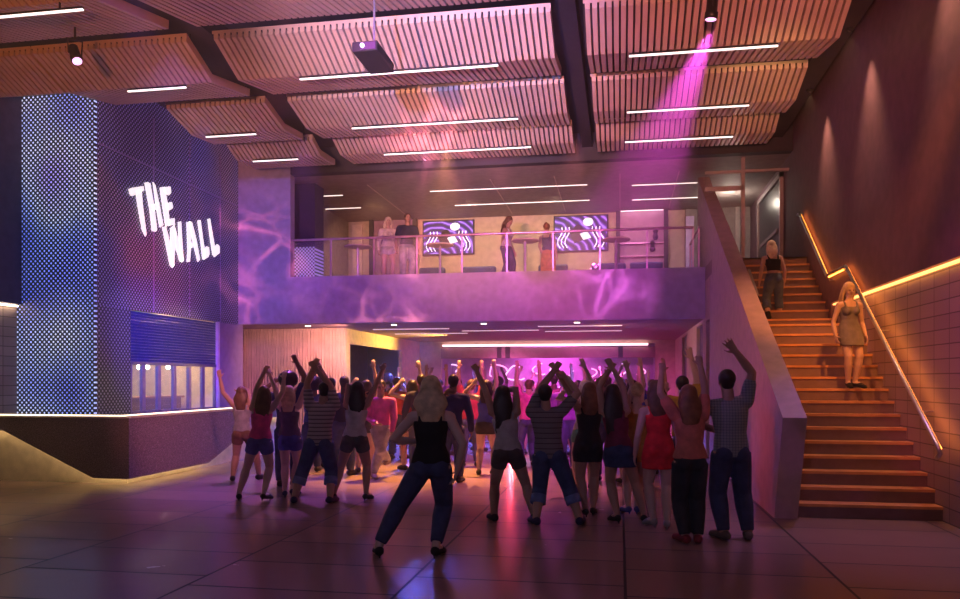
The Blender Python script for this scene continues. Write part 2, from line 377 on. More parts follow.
struct('trim_bar_header', bm, hd, 'dark header panel above the bar opening', 'header')
for x in (-4.25, -3.95, .02):
    struct('trim_bar_post', box(x-.08, 27.9, 2.48, x+.08, 27.96, 2.9), dark, 'dark upright on the bar header', 'post')
struct('trim_bar_light', box(-6.3, 27.8, 2.9, .95, 27.94, 2.97), glow('bar_cove', (1, .55, .6), 3), 'bright light strip above the bar header', 'light strip')
bm = bmesh.new(); bx(bm, -6.4, 29.9, 0, 1.3, 30.0, 3.08); bx(bm, -6.5, 28.2, 0, -6.4, 30, 3.08); bx(bm, 1.2, 28.2, 0, 1.3, 30, 3.08)
struct('wall_bar', bm, M('bar_wall', (.4, .25, .45), .6), 'back wall of the bar recess')
# neon squiggles on the bar back wall
nm_ = glow('neon_pink', (1, .5, 1), 2)
for i, (px0, w) in enumerate(((452, 5), (497, 7), (516, 8), (541, 6), (563, 9), (590, 5), (618, 7), (640, 4))):
    pts = [PY(px0+w*(1.2*math.cos(a)+.25*math.sin(2.3*a+i)), 371-.9*w*math.sin(a)+(i % 3-1)*2, 29.8) for a in [(-.6+i*.7)+k*(3.6+.5*(i % 3))/18 for k in range(19)]]
    tag(obj('neon_tube', tube(bmesh.new(), pts, .025, 6), nm_ if i % 2 == 0 else glow('neon_rose', (1, .3, .6), 2)), 'curled pink neon tube on the bar back wall', 'neon light', 'neon tubes behind the bar')
bm = bmesh.new(); bx(bm, -6.3, 28.5, 0, 1.1, 28.9, 1.05); bx(bm, -6.3, 28.42, 1.05, 1.1, 28.95, 1.1)
tag(obj('bar_counter', bm, M('bar_front', (.2, .1, .2), .4)), 'long dark bar counter inside the far opening', 'counter')
# right wall of the room below, with dark doors
stairp = M('stair_plaster', (.52, .40, .40), .55, bmp=.08)
D = [(17.35, 18.05), (18.75, 20.25), (23.2, 25.0)]
bm = bmesh.new(); ys = [17.3]+[v for d in D for v in d]+[28.2]
for i in range(0, len(ys), 2): bx(bm, 1.87, ys[i], 0, 2.05, ys[i+1], 3.9)
for d in D: bx(bm, 1.87, d[0], 3.0, 2.05, d[1], 3.9)
struct('wall_right_inner', bm, M('rose_plaster', (.6, .44, .36), .6), 'wall with dark doorways under the balcony, right')
for i, d in enumerate(D):
    t = empty('door_%d' % (i+1), (1.97, sum(d)/2, 0), 'dark door under the balcony, %s from the stairs' % ('nearest', 'second', 'farthest')[i], 'door'); t['kind'] = 'structure'
    obj('door_leaf', box(1.95, d[0], 0, 2.0, d[1], 3.0), M('door_dark', (.04, .03, .07), .4), t)
    obj('handle', tube(bmesh.new(), [(1.92, d[0]+.12, .95), (1.92, d[0]+.12, 1.25)], .015, 6), metal, t)
# ---- stairs
RS, G = .175, .245
steps = [(10.3+(i)*G, (i+1)*RS) for i in range(15)]
steps += [(14.93+i*G, (16+i)*RS) for i in range(9)]
t = empty('staircase', (3, 10.3, 0), 'wide staircase with amber lit treads climbing to the balcony floor', 'staircase')
trd = M('tread_painted_amber', (.66, .34, .16), .5, bmp=.1); rsm = M('riser_painted_shade', (.22, .15, .17), .6)  # amber light painted into the treads, shade into the risers
ext = [s[0] for s in steps]+[16.95]
for i, (y, z) in enumerate(steps):
    yb = ext[i+1]
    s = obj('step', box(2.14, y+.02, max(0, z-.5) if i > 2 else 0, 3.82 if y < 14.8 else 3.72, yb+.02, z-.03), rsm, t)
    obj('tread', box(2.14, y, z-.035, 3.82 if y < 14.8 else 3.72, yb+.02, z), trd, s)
pts = [(2.14, 10.2, 0), (2.14, 9.69, 1.26), (2.14, 19.97, 6.66), (2.14, 19.97, 3.95), (2.14, 17.3, 3.95), (2.14, 17.3, 0)]
struct('wall_balustrade', prism(bmesh.new(), pts, (-.27, 0, 0)), stairp, 'solid sloping balustrade wall on the left of the stairs', 'balustrade')
struct('wall_right_lower', box(3.82, -5, 0, 4.1, 15.0, 3.06), blockR, 'stone block wall beside the stairs')
bm = bmesh.new(); bx(bm, 3.72, -5, 3.08, 4.1, 15.0, 7.36); bx(bm, 3.72, 15.0, 2.4, 4.1, 24.2, 7.36)
struct('wall_right', bm, maroon, 'dark maroon upper wall with washes of light')
struct('trim_right', box(3.74, -4, 3.035, 3.80, 14.98, 3.06), glow('stair_cove', (1, .36, .09), 3.5), 'amber light strip above the stone block wall', 'light strip')
t = empty('handrail', (3.62, 9.93, .9), 'metal handrail with amber light along the stone wall of the stairs', 'handrail')
rp = [(3.62, 9.95, .80), (3.62, 9.85, .86), (3.62, 9.93, .94), (3.62, 13.72, 3.56), (3.62, 14.93, 3.56), (3.62, 17.1, 5.12), (3.62, 17.25, 5.12)]
obj('rail', tube(bmesh.new(), rp, .028, 8), metal, t, True)
bm = bmesh.new(); tube(bm, [Vector(p)+Vector((.035, 0, -.03)) for p in rp[2:6]], .012, 6)
obj('light_strip', bm, led_or, t)
for y, z in ((10.6, 1.38), (12.2, 2.48), (13.8, 3.53), (14.85, 3.53), (16.5, 4.66)):
    obj('bracket', tube(bmesh.new(), [(3.62, y, z), (3.66, y, z-.07), (3.74 if z > 2.9 else 3.84, y, z-.07)], .012, 6), metal, t)
t = empty('handrail', (2.25, 14.4, 3.6), 'short metal handrail on the inside of the sloping balustrade', 'handrail')
a, c = PX(749, 270, 2.22), PX(757.5, 295, 2.22)
obj('rail', tube(bmesh.new(), [a, c], .025, 8), metal, t, True)
for q in (.15, .85):
    p = a.lerp(c, q); obj('bracket', tube(bmesh.new(), [p, p+Vector((-.1, 0, -.02))], .012, 6), metal, t)
# ---- wall wash lamps
WASH = [(18.4, 'farthest, at the stair head'), (15.3, 'second from the stair head'), (12.75, 'third from the stair head'), (9.85, 'nearest the viewer')]
for y, w in WASH:
    t = empty('wall_washer', (3.42, y, 7.0), 'small black ceiling spot washing the maroon wall, %s' % w, 'spotlight', 'wall washers on the maroon wall')
    obj('housing', lathe(bmesh.new(), (3.42, y, 6.98), [(.02, .2), (.055, .2), (.06, 0), (.045, .0), (.04, .02)], 12), black, t)
    obj('stem', tube(bmesh.new(), [(3.42, y, 7.17), (3.42, y, 7.36)], .012, 6), black, t)
# ---- ribbed ceiling panels
rib = M('ribbed_copper_timber', (.62, .47, .40), .5, .1, var=.1, sc=1.5)
def ribs(bm, x0, x1, prof, pitch=.098, dep=.08):
    """corrugated sheet, ribs along Y, folded along prof = [(y, z)...]"""
    n = max(1, int((x1-x0)/pitch)); w = (x1-x0)/n; xs = []
    for k in range(n):
        a = x0+k*w; xs += [(a, 0), (a+.26*w, 0), (a+.30*w, dep), (a+.96*w, dep), (a+w, 0)] if k == n-1 else [(a, 0), (a+.26*w, 0), (a+.30*w, dep), (a+.96*w, dep)]
    bot = [[bm.verts.new((x, y, z-d)) for x, d in xs] for y, z in prof]
    top = [[bm.verts.new((x, y, z+.05)) for x, d in xs] for y, z in prof]
    for i in range(len(prof)-1):
        for k in range(len(xs)-1):
            f = bm.faces.new([bot[i][k], bot[i][k+1], bot[i+1][k+1], bot[i+1][k]])
            if k % 4 == 0: f.material_index = 1
            bm.faces.new([top[i][k+1], top[i][k], top[i+1][k], top[i+1][k+1]])
        for s in (0, -1): bm.faces.new([bot[i][s], bot[i+1][s], top[i+1][s], top[i][s]])
    for i in (0, -1):
        for k in range(len(xs)-1): bm.faces.new([bot[i][k], top[i][k], top[i][k+1], bot[i][k+1]])
ROW = {1: [(8.2, 6.95), (9.0, 6.6), (10.62, 6.93)], 2: [(11.1, 6.95), (11.88, 6.62), (13.2, 6.86)], 3: [(13.8, 6.95), (14.7, 6.72), (15.6, 6.80)], 4: [(16.12, 6.94), (16.6, 6.74), (17.5, 6.78)]}
COLS = {'left': (-8.55, -6.52), 'middle': (-6.1, -.96), 'right': (-.51, 3.06)}
RW = {1: 'row nearest the viewer', 2: 'second row', 3: 'third row', 4: 'back row by the balcony'}
for r, prof in ROW.items():
    for cn, (x0, x1) in COLS.items():
        t = empty('ceiling_panel', ((x0+x1)/2, prof[0][0], 6.7), 'folded ribbed timber ceiling panel, %s column, %s' % (cn, RW[r]), 'ceiling panel', 'ribbed ceiling panels')
        bm = bmesh.new()
        if cn == 'left' and r == 1: ribs(bm, -10.6, x1, prof)
        elif cn == 'left' and r == 2:
            ribs(bm, -10.7, -9.22, [(11.1, 6.95), (11.88, 6.62), (12.68, 6.93)]); ribs(bm, -9.2, x1, prof)
        else: ribs(bm, x0, x1, prof)
        obj('ribbed_sheet', bm, rib, t, norm=False).data.materials.append(M('slat_groove_shade', (.03, .028, .035), .9))  # dark second material paints the shade in the grooves between slats
        for x in (x0+.4, x1-.4): obj('hanger', tube(bmesh.new(), [(x, prof[1][0], prof[1][1]+.03), (x, prof[1][0], 7.36)], .012, 6, False), black, t)
BARS = [(0, 17, 83, 10, 9.0, 'front row, far left corner'), (128, 86, 186, 82, 11.9, 'left column, second row'), (206, 133, 256, 129, 14.7, 'left column, third row'), (253, 158, 298, 155, 16.6, 'left column, back row'),
 (300, 75, 498, 62, 11.9, 'middle column, behind the projector'), (352, 125, 518, 115, 14.7, 'middle column, third row'), (384, 152, 531, 144, 16.6, 'middle column, back row'),
 (629, 52, 778, 43, 11.9, 'right column, under the magenta spotlight'), (627, 110, 749, 102, 14.7, 'right column, third row'), (625, 140, 733, 134, 16.6, 'right column, back row')]
for x0, y0, x1, y1, Y, w in BARS:
    a, c = PY(x0, y0, Y), PY(x1, y1, Y); z = min((a.z+c.z)/2, {9.0: 6.47, 11.9: 6.49, 14.7: 6.59, 16.6: 6.61}[Y])
    xa = a.x if x0 > 0 else a.x-1.0
    t = empty('linear_light', ((xa+c.x)/2, Y, z), 'thin white linear light, %s' % w, 'ceiling light', 'linear lights under the ribbed panels')
    obj('tube_lamp', box(xa, Y-.016, z-.008, c.x, Y+.016, z+.012), bar_w, t)
    obj('housing', box(xa, Y-.02, z+.012, c.x, Y+.02, z+.04), black, t)
    for q in (.15, .85): x = xa+(c.x-xa)*q; obj('hanger', box(x-.01, Y-.01, z+.04, x+.01, Y+.01, 7.36), black, t)
# ---- projector and stage lamps
p = P(364.5, 46, 9.0)
t = empty('projector', p, 'black projector hanging on a pole from the ceiling', 'projector')
x0, x1 = P(351, 46, 9).x, P(378, 46, 9).x; z0, z1 = P(0, 51, 9).z, P(0, 41, 9).z; y0 = p.y
obj('casing', box(x0, y0, z0, x1, y0+.68, z1), M('projector_black', (.006, .006, .008), .8), t, bevel=.012)
obj('front_grille', box(x0+.1, y0-.008, z0+.015, x1-.02, y0+.01, z1-.015), M('projector_violet', (.025, .015, .05), .5), t)
obj('lens', tube(bmesh.new(), [(p.x-.02, y0+.02, p.z), (p.x-.02, y0-.03, p.z)], .024, 12, False), glow('lens_white', (.9, .75, 1), 1.6), t)
obj('pole', tube(bmesh.new(), [((x0+x1)/2+.02, y0+.3, z1), ((x0+x1)/2+.02, y0+.3, 7.36)], .014, 8, False), M('pole_grey', (.25, .25, .35), .4, .6), t)
def stage_lamp(p, aim, label, L=.3, r=.085):
    t = empty('stage_lamp', p, label, 'stage lamp'); a = Vector(aim).normalized(); s, u = frame_of(a)
    bm = bmesh.new(); tube(bm, [p-a*L*.55, p-a*L*.45, p+a*L*.2, p+a*L*.22, p+a*L*.5], [r*.6, r*.85, r*.85, r, r], 14, False)
    obj('can', bm, black, t, True)
    obj('lens', tube(bmesh.new(), [p+a*L*.48, p+a*L*.53], r*.8, 14, False), glow('lamp_lens', (1, .45, .9), 2.0), t)
    bm = bmesh.new(); tube(bm, [p+s*r*1.1, p+s*r*1.25+UZ*.2, p-s*r*1.25+UZ*.2, p-s*r*1.1], .012, 6); obj('yoke', bm, black, t)
    obj('stem', tube(bmesh.new(), [p+UZ*.2, Vector((p.x, p.y, 7.36))], .016, 6, False), black, t)
    return t
LAMP = P(712, 7, 10.2)
stage_lamp(LAMP, (-.08, .12, -1), 'black stage lamp throwing the magenta beam below the right ceiling panel')
stage_lamp(P(75, 54, 11.3), (.45, -.3, -.8), 'small tilted stage lamp under the left ceiling panel', .3, .08)
# ---- balcony
bal = M('balcony_ceiling', (.30, .25, .24), .7)
struct('ceiling_balcony', box(-8.6, 18.45, 6.72, 3.72, 24.2, 6.82), bal, 'dim panelled ceiling of the balcony')
bm = bmesh.new(); bx(bm, -8.6, 24.0, 4.2, 1.9, 24.2, 6.72); struct('wall_balcony', bm, beige, 'beige back wall of the balcony')
struct('wall_balcony_left', box(-8.7, 18.45, 4.2, -8.5, 24.2, 6.72), M('taupe', (.33, .28, .24), .8), 'taupe side wall of the balcony')
struct('wall_corridor', box(1.9, 23.9, 4.2, 3.72, 24.1, 6.72), M('corridor_grey', (.28, .27, .26), .7), 'grey end wall of the stair head corridor')
for px0, px1, y in ((430, 588, 190), (455, 590, 204), (632, 697, 184), (632, 702, 198.5)):
    a, c = PZ(px0, y+2, 6.7), PZ(px1, y, 6.7); yy0 = a.y
    struct('trim_balcony_light', box(a.x, yy0-.018, 6.705, c.x, yy0+.018, 6.725), glow('balcony_line', (1, .8, .72), 1.6), 'light line in the balcony ceiling', 'light line')
for px0, px1, y in ((314, 343, 197), (315, 362, 210)):
    a, c = PZ(px0, y, 6.7), PZ(px1, y-1, 6.7)
    struct('trim_balcony_light', box(a.x, a.y-.018, 6.705, c.x, a.y+.018, 6.725), glow('balcony_line', (1, .8, .72), 1.6), 'light line in the balcony ceiling', 'light line')
bm = bmesh.new()
for x in (-6.4, -3.2, -1.6, .0, 1.4): bx(bm, x-.01, 19.5, 6.708, x+.01, 23.6, 6.722)
struct('trim_balcony_joint', bm, M('joint_pale', (.55, .45, .4), .6), 'joints of the balcony ceiling panels', 'joint')
struct('pillar', box(-8.3, 19.1, 5.1, -7.66, 19.7, 6.72), M('pillar_dark', (.05, .04, .045), .6), 'dark pillar at the left end of the balcony', 'pillar')
struct('pillar_base', box(-8.3, 19.1, 4.2, -7.66, 19.7, 5.1), mat_perf('pillar_painted_reflection', 0, [(.3, (.35, .2, .8)), (.7, (.7, .5, 1))], .6, .09), 'lower half of the balcony pillar with a painted perforated reflection', 'pillar')  # glowing holes imitate a reflection on the railing glass
t = empty('glass_railing', (-3, 18.3, 4.22), 'glass railing with violet metal posts along the balcony edge', 'railing')
rl = M('violet_rail', (.75, .5, .7), .3, .7)
pxs = (291, 331, 374, 417, 462, 507, 553, 600, 647, 693)
xs = [PY(px, 255, 18.3).x for px in pxs]
obj('top_rail', tube(bmesh.new(), [(xs[0], 18.3, 5.13), (xs[-1], 18.3, 5.13)], .03, 8), rl, t, True)
for x in xs: obj('post', box(x-.018, 18.28, 4.21, x+.018, 18.32, 5.12), rl, t)
gl = mat_glass('railing_glass', (.85, .8, .95), .05)
for i in range(len(xs)-1): obj('glass_panel', box(xs[i]+.03, 18.294, 4.25, xs[i+1]-.03, 18.306, 5.08), gl, t)
t = empty('glass_railing', (1.8, 19.6, 4.2), 'short return of glass railing behind the sloping balustrade', 'railing')
obj('top_rail', tube(bmesh.new(), [(1.76, 18.4, 5.15), (1.76, 20.8, 5.15)], .025, 8), rl, t, True)
for y in (18.5, 20.7): obj('post', box(1.74, y, 4.2, 1.78, y+.04, 5.13), rl, t)
obj('glass_panel', box(1.755, 18.56, 4.25, 1.765, 20.68, 5.1), gl, t)
# televisions
for i, (xa, ya, xb, yb, w) in enumerate(((424, 222.5, 473, 253, 'behind the couple'), (555, 217.5, 607, 249.5, 'right of the woman in the orange skirt'))):
    a, c = PY(xa, ya, 23.95), PY(xb, yb, 23.95)
    t = empty('television', ((a.x+c.x)/2, 23.95, c.z), 'wall television showing a violet neon picture, %s' % w, 'television', 'balcony televisions')
    obj('bezel', box(a.x-.04, 23.93, c.z-.04, c.x+.04, 24.0, a.z+.04), black, t)
    obj('screen', box(a.x, 23.915, c.z, c.x, 23.94, a.z), mat_screen('tv_picture', i*1.3+.4), t)
    cx, cz, W, H = (a.x+c.x)/2, (a.z+c.z)/2, c.x-a.x, a.z-c.z
    bm = bmesh.new()
    ell(bm, (cx-.05*W, 23.91, cz+.12*H), (Vector((.09*W, 0, 0)), Vector((0, .006, 0)), Vector((0, 0, .13*H))))
    prism(bm, [(cx-.22*W, 23.912, cz+.02*H), (cx-.02*W, 23.912, cz+.1*H), (cx+.05*W, 23.912, cz-.2*H), (cx-.12*W, 23.912, cz-.3*H)], (0, -.006, 0))
    obj('picture_moon', ell(bmesh.new(), (cx+.14*W, 23.912, cz+.33*H), (Vector((.1*W, 0, 0)), Vector((0, .004, 0)), Vector((0, 0, .12*H)))), glow('picture_white', (.9, .85, 1), .9), t)
    obj('picture_figure', bm, M('picture_dark', (.02, .01, .04), .5), t)
    obj('picture_laptop', prism(bmesh.new(), [(cx-.02*W, 23.908, cz-.02*H), (cx+.12*W, 23.908, cz+.06*H), (cx+.2*W, 23.908, cz-.14*H), (cx+.05*W, 23.908, cz-.2*H)], (0, -.004, 0)), glow('picture_white', (.9, .85, 1), .9), t)
    bm = bmesh.new()
    for s in (-1, 1):
        for q in (.26, .33, .40): tube(bm, [(cx+s*W*(q+.05*math.sin(k*1.1)), 23.908, cz-.42*H+k*.12*H) for k in range(6)], .012, 5)
    obj('picture_neon', bm, glow('picture_neon', (1, .75, 1), 2.2), t)
# lit alcoves in the balcony back wall
def alcove(xa, xb, yt, label, inner):
    a, c = PY(xa, yt, 23.9), PY(xb, 272, 23.9)
    t = empty('alcove', ((a.x+c.x)/2, 23.9, 4.2), label, 'alcove'); zt = a.z
    bm = bmesh.new(); bx(bm, a.x, 23.8, 4.2, a.x+.12, 24, zt); bx(bm, c.x-.12, 23.8, 4.2, c.x, 24, zt); bx(bm, a.x, 23.8, zt-.1, c.x, 24, zt)
    obj('frame', bm, M('alcove_frame', (.05, .04, .06), .5), t)
    obj('back_panel', box(a.x+.12, 23.95, 4.2, c.x-.12, 23.99, zt-.1), inner, t)
    obj('head_light', box(a.x+.14, 23.84, zt-.14, c.x-.14, 23.9, zt-.1), glow('alcove_led', (1, .75, .8), 4), t)
    return t, a, c, zt
lat = M('lattice_violet', (.35, .2, .38), .5)
t, a, c, zt = alcove(370, 417, 215, 'dark framed alcove behind the blonde couple', lat)
bm = bmesh.new()
for k in range(-4, 14):
    x = a.x+.12+k*.1
    for s in (1, -1):
        p0 = Vector((x if s > 0 else x+.9, 23.94, 4.3)); p1 = Vector((x+.9 if s > 0 else x, 23.94, 5.2))
        if min(p0.x, p1.x) > a.x+.1 and max(p0.x, p1.x) < c.x-.1: tube(bm, [p0, p1], .012, 4, False)
obj('lattice', bm, M('lattice_metal', (.5, .3, .5), .4, .5), t)
t, a, c, zt = alcove(616, 668, 207, 'rose lit alcove of shelves right of the televisions', M('alcove_rose', (.5, .32, .45), .6))
for k in range(4): obj('shelf', box(a.x+.12, 23.85, 4.6+k*.38, c.x-.12, 23.95, 4.63+k*.38), rl, t)
for px, py in ((655.5, 234), (652.5, 246)):
    p = PY(px, py, 23.86); tag(obj('vase', lathe(bmesh.new(), (p.x, 23.88, p.z-.16), [(.05, 0), (.09, .08), (.05, .18), (.08, .26), (.04, .32)], 10), M('vase_dark', (.06, .04, .09), .4)), 'dark vase on the %s shelf of the rose alcove' % ('upper' if py < 240 else 'lower'), 'vase')
struct('trim_balcony_panel', box(PY(694, 200, 23.9).x, 23.85, 4.2, 1.9, 24.0, 6.5), M('pale_blue', (.55, .5, .75), .6), 'pale panel at the right end of the balcony', 'panel')
struct('trim_balcony_strip', box(PY(352, 200, 23.9).x, 23.9, 4.2, PY(362, 200, 23.9).x, 24.0, 6.6), M('pale_strip', (.65, .55, .45), .6), 'pale upright left of the dark alcove', 'upright')
# high tables and benches
for px, py, w in ((358, 246.5, 'left of the couple on the balcony'), (440, 245, 'in front of the left television'), (525, 240.5, 'between the two standing women on the balcony'), (616, 239.5, 'before the rose alcove on the balcony')):
    p = PZ(px, py, 5.27)
    t = empty('high_table', (p.x, p.y, 4.2), 'round pale high table %s' % w, 'table', 'high tables on the balcony')
    obj('table_top', lathe(bmesh.new(), (p.x, p.y, 5.24), [(.33, 0), (.36, .01), (.36, .035), (.34, .045)], 24), M('table_pale', (.7, .55, .5), .5), t, False)
    obj('column', lathe(bmesh.new(), (p.x, p.y, 4.21), [(.05, 0), (.035, .05), (.035, 1.03)], 12), M('table_leg', (.5, .42, .6), .4, .5), t)
    obj('base', lathe(bmesh.new(), (p.x, p.y, 4.2), [(.24, 0), (.24, .012), (.06, .03)], 20), metal, t)
for xa, xb, w in ((416, 442, 'under the left television'), (460, 494, 'left of the woman in dark trousers'), (537, 567, 'behind the woman in the orange skirt'), (591, 626, 'under the right television'), (630, 664, 'before the rose alcove')):
    a, c = PY(xa, 265, 21.9), PY(xb, 265, 21.9)
    t = empty('bench', ((a.x+c.x)/2, 21.9, 4.2), 'dark blue upholstered bench %s' % w, 'bench', 'benches along the balcony wall')
    nv = M('navy_vinyl', (.06, .08, .2), .5)
    obj('seat', box(a.x, 21.6, 4.32, c.x, 22.2, 4.66), nv, t, bevel=.05)
    obj('backrest', box(a.x, 22.2, 4.32, c.x, 22.4, 4.95), nv, t, bevel=.05)
    for x in (a.x+.06, c.x-.06):
        for y in (21.68, 22.3): obj('leg', box(x-.02, y-.02, 4.2, x+.02, y+.02, 4.33), black, t)
# stair-head glazing and door
fr = M('frame_grey', (.45, .4, .4), .4, .5)
t = empty('glazed_screen', (2.9, 18.6, 4.2), 'grey framed glass screen at the head of the stairs', 'glass screen')
xm = PY(743, 220, 18.6).x; zh = PY(743, 171.5, 18.6).z; zl = PY(743, 188, 18.6).z
obj('mullion', box(xm-.04, 18.57, 4.2, xm+.04, 18.63, 6.72), fr, t)
obj('head_rail', box(1.9, 18.56, zh-.03, 3.72, 18.64, zh+.03), fr, t)
obj('transom', box(1.9, 18.57, zl-.05, xm, 18.63, zl+.05), fr, t)
obj('glass', box(1.9, 18.595, 4.22, xm-.04, 18.605, zl-.05), mat_glass('screen_glass', (.8, .8, .85), .08), t)
obj('glass', box(1.9, 18.595, zl+.05, xm-.04, 18.605, zh-.03), MATS['screen_glass'], t)
t = empty('door_4', (3.66, 20.5, 4.2), 'dark glazed door in the wall at the stair head', 'door'); t['kind'] = 'structure'
bm = bmesh.new(); bx(bm, 3.64, 19.2, 4.2, 3.73, 19.32, 6.5); bx(bm, 3.64, 22.2, 4.2, 3.73, 22.32, 6.5); bx(bm, 3.64, 19.2, 6.4, 3.73, 22.32, 6.52)
obj('door_frame', bm, fr, t)
obj('door_leaf', box(3.68, 19.32, 4.2, 3.73, 22.2, 6.4), M('door_black', (.02, .02, .03), .3), t)
obj('push_bar', box(3.64, 19.6, 5.2, 3.67, 21.9, 5.28), fr, t)
struct('trim_corridor', box(3.3, 23.82, 4.2, 3.42, 23.9, 6.72), M('corridor_pale', (.5, .48, .45), .6), 'pale upright at the end of the corridor', 'upright')
struct('wall_hall_back', box(-11.2, -5.2, 0, 4.2, -5, 7.5), dark, 'dark wall behind the viewer')
# ================================================================== PEOPLE
SK = {'pale': M('skin_pale', (.62, .44, .38), .55, var=.05), 'tan': M('skin_tan', (.48, .30, .23), .55, var=.05), 'deep': M('skin_deep', (.22, .12, .09), .5, var=.05)}
HR = {'blond': M('hair_blond', (.60, .46, .28), .5, var=.3, sc=14, bmp=.5), 'brown': M('hair_brown', (.13, .07, .04), .45, var=.3, sc=14, bmp=.5), 'dark': M('hair_dark', (.03, .02, .02), .4, var=.3, sc=14, bmp=.5), 'auburn': M('hair_auburn', (.24, .10, .05), .45, var=.3, sc=14, bmp=.5), 'platinum': M('hair_platinum', (.8, .72, .58), .5, var=.2, sc=14, bmp=.5)}
FB = lambda n, c: fabric('cloth_'+n, c)
PEND = []
def remeshed(name, bm, mat, parent, vox, sm=3):
    o = obj(name, bm, mat, parent, norm=True)
    r = o.modifiers.new('r', 'REMESH'); r.mode = 'VOXEL'; r.voxel_size = vox; r.use_smooth_shade = True
    if sm: s = o.modifiers.new('s', 'SMOOTH'); s.factor = .5; s.iterations = sm
    PEND.append(o); return o
def finalize():
    bpy.context.view_layer.update()
    dg = bpy.context.evaluated_depsgraph_get()
    for o in PEND:
        me = bpy.data.meshes.new_from_object(o.evaluated_get(dg)); old = o.data
        o.modifiers.clear(); me.name = o.name
        if not me.materials and old.materials: me.materials.append(old.materials[0])
        o.data = me
    PEND.clear()
def ik(a, t, l1, l2, hint):
    v = t-a; D = v.length
    mx = (l1+l2)*.992; mn = abs(l1-l2)*1.15+.05
    if D > mx: t = a+v*(mx/D); D = mx
    if D < mn: t = a+v.normalized()*mn; D = mn
    n = (t-a).normalized()
    x = (l1*l1-l2*l2+D*D)/(2*D); h = math.sqrt(max(0, l1*l1-x*x))
    p = hint-a; p = p-n*p.dot(n)
    p = p.normalized() if p.length > 1e-4 else frame_of(n)[0]
    return a+n*x+p*h, t
def hand(bm, w, d, palm, thumb, Lh, pose):
    """wrist w, direction d, palm normal, thumb side; palm, four fingers and a thumb"""
    d = d.normalized(); thumb = (thumb-d*thumb.dot(d)).normalized(); palm = (palm-d*palm.dot(d)-thumb*palm.dot(thumb)).normalized()
    pl = Lh*.5; k = Lh/.19
    ell(bm, w+d*pl*.55, (thumb*.042*k, palm*.017*k, d*pl*.62), 10, 8)
    curl = {'open': (.08, .1), 'relax': (.4, .45), 'fist': (1.35, 1.5)}[pose]
    sp = {'open': .17, 'relax': .07, 'fist': .0}[pose]
    for i, ln in enumerate((.92, 1.0, .95, .76)):
        off = (1.5-i)*.021*k
        p0 = w+d*pl*.9+thumb*off
        a0 = d*math.cos((1.5-i)*sp)+thumb*math.sin((1.5-i)*sp)
        L = ln*Lh*.47; c1 = curl[0]; c2 = curl[0]+curl[1]
        p1 = p0+(a0*math.cos(c1*.6)+palm*math.sin(c1*.6))*L*.45
        p2 = p1+(a0*math.cos(c1+.2*c2)+palm*math.sin(c1+.2*c2))*L*.32
        p3 = p2+(a0*math.cos(c2*1.15)+palm*math.sin(c2*1.15))*L*.23
        tube(bm, [p0-d*.02, p1, p2, p3], [.0105*k, .010*k, .0092*k, .0078*k], 7)
    t0 = w+d*pl*.25+thumb*.026*k
    td = (thumb*.75+d*.65+palm*.25).normalized(); t1 = t0+td*.045*k
    t2 = t1+(d*.8+thumb*.35+palm*(.25 if pose == 'open' else .7)).normalized()*.042*k
    tube(bm, [t0, t1, t2], [.0145*k, .012*k, .0095*k], 7)
